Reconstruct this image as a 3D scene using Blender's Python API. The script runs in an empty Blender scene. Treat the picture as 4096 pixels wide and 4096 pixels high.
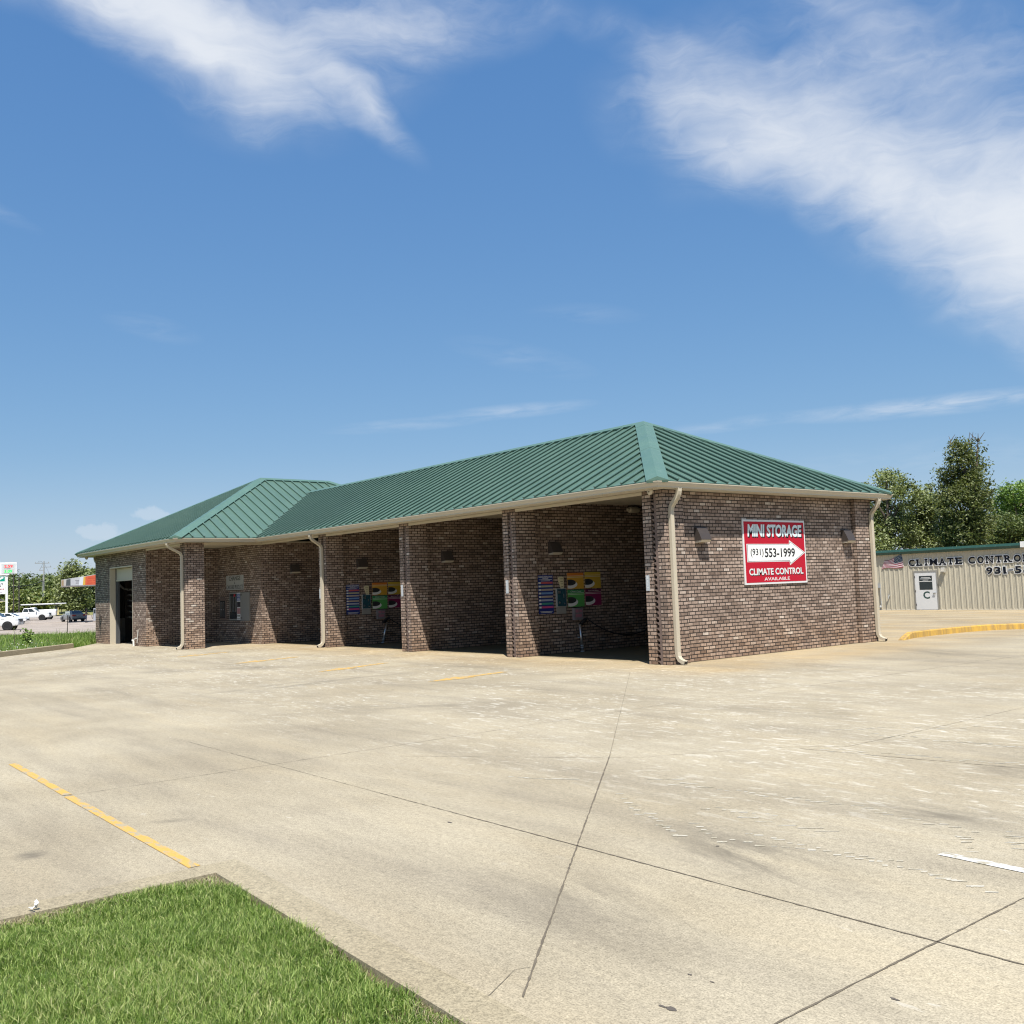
import bpy, math, random
import numpy as np
from mathutils import Vector, Matrix

random.seed(7)
RNG = np.random.default_rng(11)
S = bpy.context.scene
COL = S.collection
rad = math.radians

# ------------------------------------------------------------------ camera
cam_d = bpy.data.cameras.new("camera")
cam = bpy.data.objects.new("camera", cam_d)
COL.objects.link(cam)
CAM = Vector((13.8689, -15.3434, 1.7313))
F_PX, YAW, PITCH, ROLL = 3920.58, -0.8879, 0.0763, -0.0361
_fw = Vector((math.sin(YAW) * math.cos(PITCH), math.cos(YAW) * math.cos(PITCH), math.sin(PITCH)))
_r0 = Vector((math.cos(YAW), -math.sin(YAW), 0))
_u0 = _r0.cross(_fw)
CR = math.cos(ROLL) * _r0 + math.sin(ROLL) * _u0
CU = -math.sin(ROLL) * _r0 + math.cos(ROLL) * _u0
cam.matrix_world = Matrix(((CR.x, CU.x, -_fw.x, CAM.x), (CR.y, CU.y, -_fw.y, CAM.y), (CR.z, CU.z, -_fw.z, CAM.z), (0, 0, 0, 1)))
cam_d.sensor_width = 36
cam_d.lens = F_PX / 4096 * 36
cam_d.clip_end = 8000
cam_d.clip_start = 0.05
S.camera = cam


def ray(x, y):
    return _fw + CR * ((x - 2048) / F_PX) + CU * ((2048 - y) / F_PX)


def gz(x, y, z=0.0):                      # where the photo's pixel meets the level z
    d = ray(x, y)
    return CAM + d * ((z - CAM.z) / d.z)


def dep(x, y, D):                         # point of that pixel D metres ahead
    return CAM + ray(x, y) * D


# ------------------------------------------------------------------ light
SUN_DIR = Vector((0.450, -0.294, 1.0)).normalized()
sun_d = bpy.data.lights.new("sun", 'SUN')
sun_d.energy = 5.0
sun_d.angle = rad(0.53)
sun_d.color = (1.0, 0.955, 0.88)
sun = bpy.data.objects.new("sun", sun_d)
COL.objects.link(sun)
sun.rotation_euler = SUN_DIR.to_track_quat('Z', 'Y').to_euler()
sun.location = (20, -20, 60)

S.view_settings.view_transform = 'Standard'
S.view_settings.look = 'None'
S.view_settings.exposure = 0.60
S.view_settings.gamma = 1.0
S.view_settings.use_curve_mapping = False
S.cycles.use_denoising = True
S.cycles.filter_width = 1.15
S.cycles.max_bounces = 8
S.cycles.diffuse_bounces = 2
S.cycles.transparent_max_bounces = 12


class NT:
    def __init__(s, tree):
        s.t = tree
        s.n = tree.nodes
        s.l = tree.links

    def new(s, typ, **kw):
        n = s.n.new(typ)
        for k, v in kw.items():
            if k in n.inputs:
                s.set(n.inputs[k], v)
            else:
                setattr(n, k, v)
        return n

    def set(s, sock, v):
        if isinstance(v, bpy.types.NodeSocket):
            s.l.new(v, sock)
        elif v is not None:
            sock.default_value = v

    def math(s, op, a, b=None, c=None, clamp=False):
        n = s.n.new('ShaderNodeMath')
        n.operation = op
        n.use_clamp = clamp
        for i, v in enumerate((a, b, c)):
            s.set(n.inputs[i], v)
        return n.outputs[0]

    def vmath(s, op, a, b=None):
        n = s.n.new('ShaderNodeVectorMath')
        n.operation = op
        s.set(n.inputs[0], a)
        if b is not None:
            s.set(n.inputs[1], b)
        return n.outputs['Value'] if op in ('LENGTH', 'DOT_PRODUCT', 'DISTANCE') else n.outputs[0]

    def mix(s, f, a, b, blend='MIX', clamp=True):
        n = s.n.new('ShaderNodeMix')
        n.data_type = 'RGBA'
        n.blend_type = blend
        n.clamp_factor = True
        s.set(n.inputs[0], f)
        for i, v in ((6, a), (7, b)):
            if isinstance(v, tuple) and len(v) == 3:
                v = (*v, 1)
            s.set(n.inputs[i], v)
        return n.outputs[2]

    def ramp(s, f, stops, interp='LINEAR'):
        n = s.n.new('ShaderNodeValToRGB')
        n.color_ramp.interpolation = interp
        e = n.color_ramp.elements
        while len(e) < len(stops):
            e.new(0.5)
        for el, (p, c) in zip(e, stops):
            el.position = p
            el.color = (*c, 1) if isinstance(c, tuple) else (c, c, c, 1)
        s.set(n.inputs[0], f)
        return n.outputs[0]

    def noise(s, vec, scale, detail=4, rough=0.55, dist=0.0):
        n = s.n.new('ShaderNodeTexNoise')
        s.set(n.inputs['Vector'], vec)
        n.inputs['Scale'].default_value = scale
        n.inputs['Detail'].default_value = detail
        n.inputs['Roughness'].default_value = rough
        n.inputs['Distortion'].default_value = dist
        return n.outputs['Fac']

    def mapping(s, vec, loc=(0, 0, 0), rot=(0, 0, 0), scale=(1, 1, 1)):
        n = s.n.new('ShaderNodeMapping')
        s.set(n.inputs[0], vec)
        n.inputs[1].default_value = loc
        n.inputs[2].default_value = rot
        n.inputs[3].default_value = scale
        return n.outputs[0]

    def step(s, v, lo, hi):
        n = s.n.new('ShaderNodeMapRange')
        n.interpolation_type = 'SMOOTHSTEP'
        s.set(n.inputs[0], v)
        n.inputs[1].default_value = lo
        n.inputs[2].default_value = hi
        return n.outputs[0]


# ------------------------------------------------------------------ sky with a high cloud layer
world = bpy.data.worlds.new("World")
S.world = world
world.use_nodes = True
w = NT(world.node_tree)
w.n.clear()
sky = w.new('ShaderNodeTexSky', sky_type='NISHITA', sun_disc=False)
sky.sun_elevation = math.asin(SUN_DIR.z)
sky.sun_rotation = math.atan2(SUN_DIR.x, SUN_DIR.y)
sky.altitude = 150
sky.air_density = 1.0
sky.dust_density = 0.3
sky.ozone_density = 1.6
sep = w.new('ShaderNodeSeparateColor')          # film-like response of the sky, channel by channel
w.set(sep.inputs[0], sky.outputs[0])
cmb = w.new('ShaderNodeCombineColor')
for i_, (p_, k_) in enumerate(((0.834, 0.79), (0.595, 1.46), (0.35, 2.98))):
    w.set(cmb.inputs[i_], w.math('MULTIPLY', w.math('POWER', sep.outputs[i_], p_), k_))
bg = w.new('ShaderNodeBackground', Color=cmb.outputs[0], Strength=0.081)
tc = w.new('ShaderNodeTexCoord')
dirv = tc.outputs['Generated']
sx = w.new('ShaderNodeSeparateXYZ')
w.set(sx.inputs[0], dirv)
az = w.math('MULTIPLY', w.math('ARCTAN2', sx.outputs[0], sx.outputs[1]), 57.2958)
el = w.math('MULTIPLY', w.math('ARCSINE', sx.outputs[2]), 57.2958)
ae = w.new('ShaderNodeCombineXYZ')
w.set(ae.inputs[0], az)
w.set(ae.inputs[1], el)
aev = ae.outputs[0]
warp = w.new('ShaderNodeTexNoise', Scale=0.16, Detail=3.0)
w.set(warp.inputs['Vector'], aev)
wv = w.vmath('SUBTRACT', warp.outputs['Color'], (0.5, 0.5, 0.5))
wvs = w.new('ShaderNodeVectorMath', operation='SCALE')
w.set(wvs.inputs[0], wv)
wvs.inputs['Scale'].default_value = 3.6
aew = w.vmath('ADD', aev, wvs.outputs[0])


def blob(a0, e0, ra, re, rot, k, src=None):
    m = w.mapping(src or aew, (-a0, -e0, 0))
    m = w.mapping(m, (0, 0, 0), (0, 0, -rad(rot)))
    m = w.mapping(m, (0, 0, 0), (0, 0, 0), (1 / ra, 1 / re, 0))
    d = w.vmath('LENGTH', m)
    return w.math('MULTIPLY', w.math('SUBTRACT', 1.0, d, clamp=True), k)


def total(blobs, src=None):
    out = None
    for b in blobs:
        v = blob(*b, src=src)
        out = v if out is None else w.math('ADD', out, v)
    return out


big = total([(-40, 25.8, 7, 3.4, -12, 0.9), (-34.5, 25.0, 9, 5.0, -30, 1.3), (-28.5, 21.5, 9.5, 5.6, -38, 1.4), (-23, 17.0, 9.5, 6.0, -42, 1.45),
             (-18.0, 15.5, 9, 8.0, -42, 1.4), (-31, 29.5, 10, 2.6, -35, 0.8), (-23.5, 25.0, 9.5, 4.2, -40, 0.8), (-43, 29.8, 7, 1.4, -20, 0.5), (-37.5, 23.0, 5, 2.4, 10, 0.6),
             (-73, 31.5, 12, 3.4, -6, 1.5), (-68.5, 29.4, 9, 3.4, -14, 1.4), (-62, 30.3, 10, 4.6, -10, 1.1), (-59.0, 26.6, 5.5, 1.5, -36, 1.05), (-64.5, 27.0, 6, 2.2, -20, 0.75),
             (-54, 31.2, 9, 2.8, 5, 1.0), (-66, 25.5, 6, 1.5, -10, 0.3)])
streak = w.noise(w.mapping(aew, (3, 1, 0), (0, 0, rad(35)), (0.16, 0.75, 1)), 1.0, 9, 0.62, 0.6)
fine = w.noise(w.mapping(aew, (9, 4, 0), (0, 0, rad(50)), (0.25, 0.5, 1)), 1.0, 6, 0.6, 0.2)
nz = w.math('ADD', w.math('MULTIPLY', streak, 0.75), w.math('MULTIPLY', fine, 0.35))
cov = w.math('ADD', big, w.math('MULTIPLY', w.math('SUBTRACT', nz, 0.55), w.math('MULTIPLY', w.step(big, 0.0, 0.6), 1.7)))
high = w.math('POWER', w.step(cov, -0.08, 2.55), 0.98)
thin = total([(-57, 9.6, 5.5, 0.45, 3, 0.45), (-50.5, 10.25, 5.5, 0.5, 3, 0.65), (-38, 8.8, 5.5, 0.45, 4, 0.5), (-27, 8.9, 9.5, 0.65, 0, 1.0), (-71, 14.8, 3, 0.8, -10, 0.22),
              (-50, 13.3, 5, 1.0, -14, 0.22), (-46, 15.6, 4, 0.7, -5, 0.15), (-80, 20.5, 4, 0.6, -20, 0.3), (-27, 6.0, 12, 1.5, 0, 0.25)], aev)
thin = w.math('MULTIPLY', thin, w.step(w.noise(w.mapping(aev, (0, 0, 0), (0, 0, rad(8)), (0.3, 1.6, 1)), 1.0, 6, 0.6, 0.4), 0.25, 0.75))
cum_n = w.noise(aev, 1.6, 6, 0.6, 0.2)
cum = total([(-71.2, 4.75, 1.3, 0.62, 0, 1.3), (-70.0, 4.4, 1.5, 0.5, 0, 0.9), (-74.0, 3.85, 1.5, 0.7, 0, 1.0), (-73.2, 3.6, 2.0, 0.8, 0, 0.7)], aev)
cum = w.math('MULTIPLY', w.step(w.math('ADD', cum, w.math('MULTIPLY', w.math('SUBTRACT', cum_n, 0.5), 1.6)), 0.25, 0.85), w.math('MULTIPLY', w.step(cum, 0.02, 0.4), 0.30))
hz = w.math('MULTIPLY', w.step(el, 9.0, -1.0), 0.16)
cl = w.math('MAXIMUM', w.math('MAXIMUM', w.math('MULTIPLY', high, 0.93), w.math('MULTIPLY', thin, 0.6)), w.math('MAXIMUM', cum, hz))
cl = w.math('MINIMUM', cl, 0.95)
bgc = w.new('ShaderNodeBackground', Color=(0.85, 0.89, 0.95, 1), Strength=0.64)
mx = w.new('ShaderNodeMixShader')
w.set(mx.inputs[0], cl)
w.l.new(bg.outputs[0], mx.inputs[1])
w.l.new(bgc.outputs[0], mx.inputs[2])
wo = w.new('ShaderNodeOutputWorld')
w.l.new(mx.outputs[0], wo.inputs[0])


# ------------------------------------------------------------------ materials
def mat(name):
    m = bpy.data.materials.new(name)
    m.use_nodes = True
    k = NT(m.node_tree)
    b = k.n.get('Principled BSDF')
    return m, k, b


MATS = {}


def plain(name, color, rough=0.6, metal=0.0, var=0.12, scale=6.0, spec=0.4, bump=0.0, emit=None):
    """A simple paint / metal / plastic with a little procedural unevenness."""
    if name in MATS:
        return MATS[name]
    m, k, b = mat(name)
    t = k.new('ShaderNodeTexCoord')
    n = k.noise(t.outputs['Object'], scale, 5, 0.6)
    c = k.mix(n, tuple(x * (1 - var) for x in color), tuple(min(1, x * (1 + var)) for x in color))
    k.set(b.inputs['Base Color'], c)
    b.inputs['Roughness'].default_value = rough
    b.inputs['Metallic'].default_value = metal
    b.inputs['Specular IOR Level'].default_value = spec
    if bump:
        bp = k.new('ShaderNodeBump', Strength=bump, Distance=0.01)
        k.set(bp.inputs['Height'], k.noise(t.outputs['Object'], scale * 6, 4))
        k.l.new(bp.outputs[0], b.inputs['Normal'])
    if emit:
        b.inputs['Emission Color'].default_value = (*emit[:3], 1)
        b.inputs['Emission Strength'].default_value = emit[3]
    MATS[name] = m
    return m


def make_brick():
    m, k, b = mat('brick')
    uv = k.new('ShaderNodeUVMap').outputs[0]
    wob = k.new('ShaderNodeTexNoise', Scale=9.0, Detail=3.0)
    k.set(wob.inputs['Vector'], uv)
    off = k.vmath('SUBTRACT', wob.outputs['Color'], (0.5, 0.5, 0.5))
    sc = k.new('ShaderNodeVectorMath', operation='SCALE')
    k.set(sc.inputs[0], off)
    sc.inputs['Scale'].default_value = 0.013
    v = k.vmath('ADD', uv, sc.outputs[0])
    br = k.new('ShaderNodeTexBrick')
    k.set(br.inputs['Vector'], v)
    br.inputs['Color1'].default_value = (0, 0, 0, 1)
    br.inputs['Color2'].default_value = (1, 1, 1, 1)
    br.inputs['Mortar'].default_value = (0.5, 0.5, 0.5, 1)
    br.inputs['Scale'].default_value = 1.0
    br.inputs['Mortar Size'].default_value = 0.0105
    br.inputs['Mortar Smooth'].default_value = 0.15
    br.inputs['Brick Width'].default_value = 0.2032
    br.inputs['Row Height'].default_value = 0.0762
    br.offset = 0.5
    tint = br.outputs['Color']
    fac = br.outputs['Fac']
    col = k.ramp(tint, [(0.0, (0.190, 0.136, 0.106)), (0.2, (0.255, 0.186, 0.146)), (0.5, (0.325, 0.243, 0.194)), (0.75, (0.37, 0.280, 0.225)),
                        (0.92, (0.41, 0.315, 0.255)), (0.98, (0.47, 0.38, 0.315)), (1.0, (0.57, 0.50, 0.43))])
    st = k.noise(k.mapping(uv, (0, 0, 0), (0, 0, 0), (34, 4, 1)), 1.0, 4, 0.7, 0.3)
    stm = k.ramp(st, [(0.28, 0.48), (0.5, 0.97), (0.72, 1.22)])
    col = k.mix(1.0, col, stm, 'MULTIPLY')
    blot = k.noise(uv, 0.8, 4, 0.6)
    col = k.mix(1.0, col, k.ramp(blot, [(0.3, 0.82), (0.7, 1.12)]), 'MULTIPLY')
    # pale scuffs and paint flecks
    fl = k.step(k.noise(uv, 7.5, 3, 0.55), 0.70, 0.745)
    col = k.mix(k.math('MULTIPLY', fl, 0.65), col, (0.52, 0.47, 0.43))
    # rust-coloured dust kicked up along the foot of the walls
    su = k.new('ShaderNodeSeparateXYZ')
    k.set(su.inputs[0], uv)
    foot = k.math('MULTIPLY', k.step(su.outputs[1], 1.15, -0.05), k.ramp(k.noise(uv, 1.3, 4, 0.6), [(0.3, 0.1), (0.7, 0.75)]))
    col = k.mix(foot, col, k.mix(1.0, col, (1.18, 0.97, 0.70), 'MULTIPLY'))
    col = k.mix(fac, col, (0.034, 0.028, 0.024))
    k.set(b.inputs['Base Color'], col)
    b.inputs['Roughness'].default_value = 0.85
    b.inputs['Specular IOR Level'].default_value = 0.25
    h = k.math('ADD', k.math('MULTIPLY', fac, -1.0), k.math('MULTIPLY', k.noise(uv, 60, 4), 0.25))
    bp = k.new('ShaderNodeBump', Strength=0.7, Distance=0.012)
    k.set(bp.inputs['Height'], h)
    k.l.new(bp.outputs[0], b.inputs['Normal'])
    MATS['brick'] = m
    return m


def make_concrete(name='concrete', detail=True, base=((0.296, 0.253, 0.178), (0.382, 0.334, 0.243))):
    m, k, b = mat(name)
    p = k.new('ShaderNodeTexCoord').outputs['Object']
    big = k.noise(p, 0.33, 6, 0.62, 0.3)
    col = k.mix(k.step(big, 0.3, 0.7), base[0], base[1])
    stre = k.noise(k.mapping(p, (0, 0, 0), (0, 0, rad(-20)), (0.22, 1.3, 1)), 1.0, 7, 0.65, 0.3)
    col = k.mix(1.0, col, k.ramp(stre, [(0.30, (0.80, 0.80, 0.82)), (0.5, (0.99, 0.99, 0.99)), (0.72, (1.08, 1.06, 1.02))]), 'MULTIPLY')
    gr = k.noise(p, 95, 3, 0.7)
    col = k.mix(1.0, col, k.ramp(gr, [(0.28, 0.52), (0.5, 1.0), (0.75, 1.36)]), 'MULTIPLY')
    gr2 = k.noise(p, 26, 5, 0.75)
    col = k.mix(1.0, col, k.ramp(gr2, [(0.3, 0.74), (0.5, 1.0), (0.7, 1.18)]), 'MULTIPLY')
    gr3 = k.noise(k.mapping(p, (0, 0, 0), (0, 0, rad(-55)), (1.2, 5.5, 1)), 1.0, 7, 0.7, 0.2)
    col = k.mix(1.0, col, k.ramp(gr3, [(0.3, 0.93), (0.5, 1.0), (0.7, 1.05)]), 'MULTIPLY')
    if detail:
        s = k.new('ShaderNodeSeparateXYZ')
        k.set(s.inputs[0], p)
        X, Y = s.outputs[0], s.outputs[1]
        # worn chalky bloom in front of the wash bays
        reg = k.math('MULTIPLY', k.step(Y, -11.5, -6.5), k.step(Y, 5.5, -1.6))
        eff = k.noise(k.mapping(p, (2, 5, 0), (0, 0, rad(-28)), (0.7, 2.2, 1)), 4.4, 10, 0.76, 0.9)
        effm = k.math('MULTIPLY', k.step(eff, 0.535, 0.61), k.math('MULTIPLY', reg, k.step(k.noise(p, 0.42, 3), 0.32, 0.58)))
        col = k.mix(k.math('MULTIPLY', effm, 0.72), col, (0.58, 0.54, 0.455))
        sp = k.noise(k.mapping(p, (7, 1, 0), (0, 0, rad(-38)), (0.6, 2.0, 1)), 3.6, 6, 0.6, 0.2)
        spm = k.math('MULTIPLY', k.step(sp, 0.66, 0.69), k.step(k.noise(p, 0.55, 2), 0.45, 0.6))
        col = k.mix(k.math('MULTIPLY', spm, 0.4), col, (0.58, 0.54, 0.455))
        # oily drip lines where cars stop
        for (cx, cy, rx, ry, ro, kk) in SMUDGES:
            mr = k.mapping(k.mapping(p, (-cx, -cy, 0)), (0, 0, 0), (0, 0, -rad(ro)))
            d = k.math('SUBTRACT', 1.0, k.vmath('LENGTH', k.mapping(mr, (0, 0, 0), (0, 0, 0), (1 / rx, 1 / ry, 0))), clamp=True)
            fb = k.noise(k.mapping(mr, (cx, cy, 0), (0, 0, 0), (0.9, 3.4, 1)), 1.0, 8, 0.68, 0.3)
            d = k.math('MULTIPLY', k.math('MULTIPLY', d, k.step(fb, 0.36, 0.64)), kk * 1.8, clamp=True)
            col = k.mix(d, col, (0.155, 0.135, 0.102))
        # orange clay wash next to the building
        ora = k.math('MULTIPLY', k.math('MULTIPLY', k.step(Y, -2.8, -0.2), k.step(X, 3.2, 1.2)), k.ramp(k.noise(p, 0.8, 5, 0.6), [(0.3, 0.15), (0.7, 0.8)]))
        col = k.mix(ora, col, k.mix(1.0, col, (1.10, 0.93, 0.68), 'MULTIPLY'))
        # damp, greenish bay floors, darkened further to paint in the bay shade
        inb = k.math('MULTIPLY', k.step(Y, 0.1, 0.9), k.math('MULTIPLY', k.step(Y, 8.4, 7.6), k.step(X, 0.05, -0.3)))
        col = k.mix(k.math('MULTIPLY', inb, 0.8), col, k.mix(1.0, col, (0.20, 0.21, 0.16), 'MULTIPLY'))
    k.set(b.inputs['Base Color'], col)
    b.inputs['Roughness'].default_value = 0.9
    b.inputs['Specular IOR Level'].default_value = 0.2
    bp = k.new('ShaderNodeBump', Strength=0.35, Distance=0.004)
    k.set(bp.inputs['Height'], gr)
    k.l.new(bp.outputs[0], b.inputs['Normal'])
    MATS[name] = m
    return m


def worn_paint(name, color):
    """Road paint worn through to the concrete below it."""
    m, k, b = mat(name)
    p = k.new('ShaderNodeTexCoord').outputs['Object']
    n = k.noise(k.mapping(p, (0, 0, 0), (0, 0, 0.4), (1, 2.5, 1)), 5, 8, 0.7, 0.3)
    c = k.mix(k.step(n, 0.40, 0.54), (0.34, 0.30, 0.21), color)
    g = k.noise(p, 60, 3, 0.7)
    c = k.mix(1.0, c, k.ramp(g, [(0.3, 0.85), (0.7, 1.08)]), 'MULTIPLY')
    k.set(b.inputs['Base Color'], c)
    b.inputs['Roughness'].default_value = 0.75
    MATS[name] = m
    return m


def leafy(name, c0, c1, c2, trans=0.25, dry=None):
    m, k, b = mat(name)
    g = k.new('ShaderNodeNewGeometry')
    r = g.outputs['Random Per Island']
    p = k.new('ShaderNodeTexCoord').outputs['Object']
    n = k.noise(p, 0.9, 3)
    f = k.math('ADD', k.math('MULTIPLY', r, 0.65), k.math('MULTIPLY', n, 0.35))
    stops = [(0.25, c0), (0.5, c1), (0.74, c2)]
    if dry:
        stops.append((0.83, dry))
    c = k.ramp(f, stops)
    k.set(b.inputs['Base Color'], c)
    b.inputs['Roughness'].default_value = 0.5
    b.inputs['Specular IOR Level'].default_value = 0.35
    tr = k.new('ShaderNodeBsdfTranslucent')
    k.set(tr.inputs[0], k.mix(1.0, c, (1.2, 1.25, 0.6), 'MULTIPLY'))
    ms = k.new('ShaderNodeMixShader')
    ms.inputs[0].default_value = trans
    k.l.new(b.outputs[0], ms.inputs[1])
    k.l.new(tr.outputs[0], ms.inputs[2])
    k.l.new(ms.outputs[0], k.n['Material Output'].inputs[0])
    MATS[name] = m
    return m


def ground_mat(name, c0, c1, scale=1.0, c2=None):
    m, k, b = mat(name)
    p = k.new('ShaderNodeTexCoord').outputs['Object']
    n = k.noise(p, scale, 8, 0.65)
    st = [(0.3, c0), (0.6, c1)]
    if c2:
        st.append((0.8, c2))
    k.set(b.inputs['Base Color'], k.ramp(n, st))
    b.inputs['Roughness'].default_value = 0.95
    b.inputs['Specular IOR Level'].default_value = 0.1
    MATS[name] = m
    return m


SMUDGES = []
for (x0, y0, x1, y1, wd_, kk_) in [(2080, 3480, 2720, 3790, .34, .40), (2700, 3320, 3420, 3560, .32, .62), (3350, 3200, 4150, 3330, .34, .50), (60, 3430, 190, 3412, .10, .75), (600, 3290, 760, 3278, .07, .4),
                                   (3800, 3040, 4300, 3100, .4, .45), (1650, 2690, 800, 2780, .55, .40), (1300, 2660, 300, 2700, .5, .35), (2100, 2810, 1150, 2850, .4, .3), (400, 2600, 0, 2660, .45, .45),
                                   (2900, 2830, 3700, 2870, .4, .3), (3500, 2585, 4096, 2640, .45, .35), (3520, 2480, 4300, 2484, 1.2, .35), (1500, 2640, 2200, 2690, .3, .3)]:
    p0_, p1_ = gz(x0, y0), gz(x1, y1)
    dd_ = p1_ - p0_
    SMUDGES.append(((p0_.x + p1_.x) / 2, (p0_.y + p1_.y) / 2, dd_.length * .72, wd_ * 1.7, math.degrees(math.atan2(dd_.y, dd_.x)), kk_))
BRICK = make_brick()
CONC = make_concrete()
CONC_PLAIN = make_concrete('concrete_kerb', False, ((0.285, 0.242, 0.162), (0.345, 0.30, 0.21)))
CONC_FAR = make_concrete('pale_concrete', False, ((0.29, 0.245, 0.205), (0.37, 0.32, 0.275)))
CREAM = plain('cream_paint', (0.49, 0.435, 0.335), 0.45, var=0.07, scale=2)
CREAM2 = plain('cream_soffit', (0.52, 0.465, 0.37), 0.6, var=0.06)
TRIM_BROWN = plain('brown_trim_brick', (0.16, 0.115, 0.095), 0.85, var=0.35, scale=14, bump=0.3)
BRONZE = plain('dark_bronze', (0.055, 0.045, 0.04), 0.45)
LENS = plain('beige_lens', (0.50, 0.45, 0.37), 0.4)
WHITE = plain('white_paint', (0.66, 0.66, 0.65), 0.45, var=0.04)
CARWHITE = plain('white_car_paint', (0.66, 0.66, 0.66), 0.22, var=0.02, spec=0.6)
BLACK = plain('black_plastic', (0.015, 0.015, 0.016), 0.5)
TYRE = plain('tyre_rubber', (0.02, 0.02, 0.021), 0.85)
STEEL = plain('steel', (0.55, 0.55, 0.56), 0.32, metal=0.9)
ALU = plain('grey_metal', (0.42, 0.43, 0.43), 0.5, metal=0.3)
GLASSD = plain('dark_glass', (0.028, 0.036, 0.040), 0.12, spec=0.45, var=0.3, scale=1.0)
GREY = plain('grey_paint', (0.27, 0.26, 0.235), 0.55)
REDSIGN = plain('red_sign', (0.43, 0.009, 0.026), 0.55, var=0.05, spec=0.2)
NAVY = plain('navy_vinyl', (0.006, 0.008, 0.014), 0.5, spec=0.2)
BARK = plain('bark', (0.11, 0.085, 0.065), 0.9, var=0.4, scale=3, bump=0.5)


def make_roof(name, c):
    m, k, b = mat(name)
    p = k.new('ShaderNodeTexCoord').outputs['Object']
    n = k.noise(p, 0.9, 6, 0.6)
    cc = k.mix(n, tuple(x * 0.86 for x in c), tuple(x * 1.12 for x in c))
    d = k.step(k.noise(p, 9, 5, 0.6), 0.5, 0.8)
    cc = k.mix(k.math('MULTIPLY', d, 0.12), cc, (0.35, 0.42, 0.38))
    k.set(b.inputs['Base Color'], cc)
    k.set(b.inputs['Roughness'], k.ramp(n, [(0.3, 0.36), (0.7, 0.5)]))
    b.inputs['Specular IOR Level'].default_value = 0.5
    bp = k.new('ShaderNodeBump', Strength=0.5, Distance=0.012)
    k.set(bp.inputs['Height'], k.noise(p, 2.1, 3, 0.5))
    k.l.new(bp.outputs[0], b.inputs['Normal'])
    MATS[name] = m
    return m


ROOF = make_roof('green_metal_roof', (0.078, 0.140, 0.109))
ROOFD = make_roof('green_metal_trim', (0.020, 0.066, 0.050))
CAPM = make_roof('green_metal_cap', (0.085, 0.160, 0.126))


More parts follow.
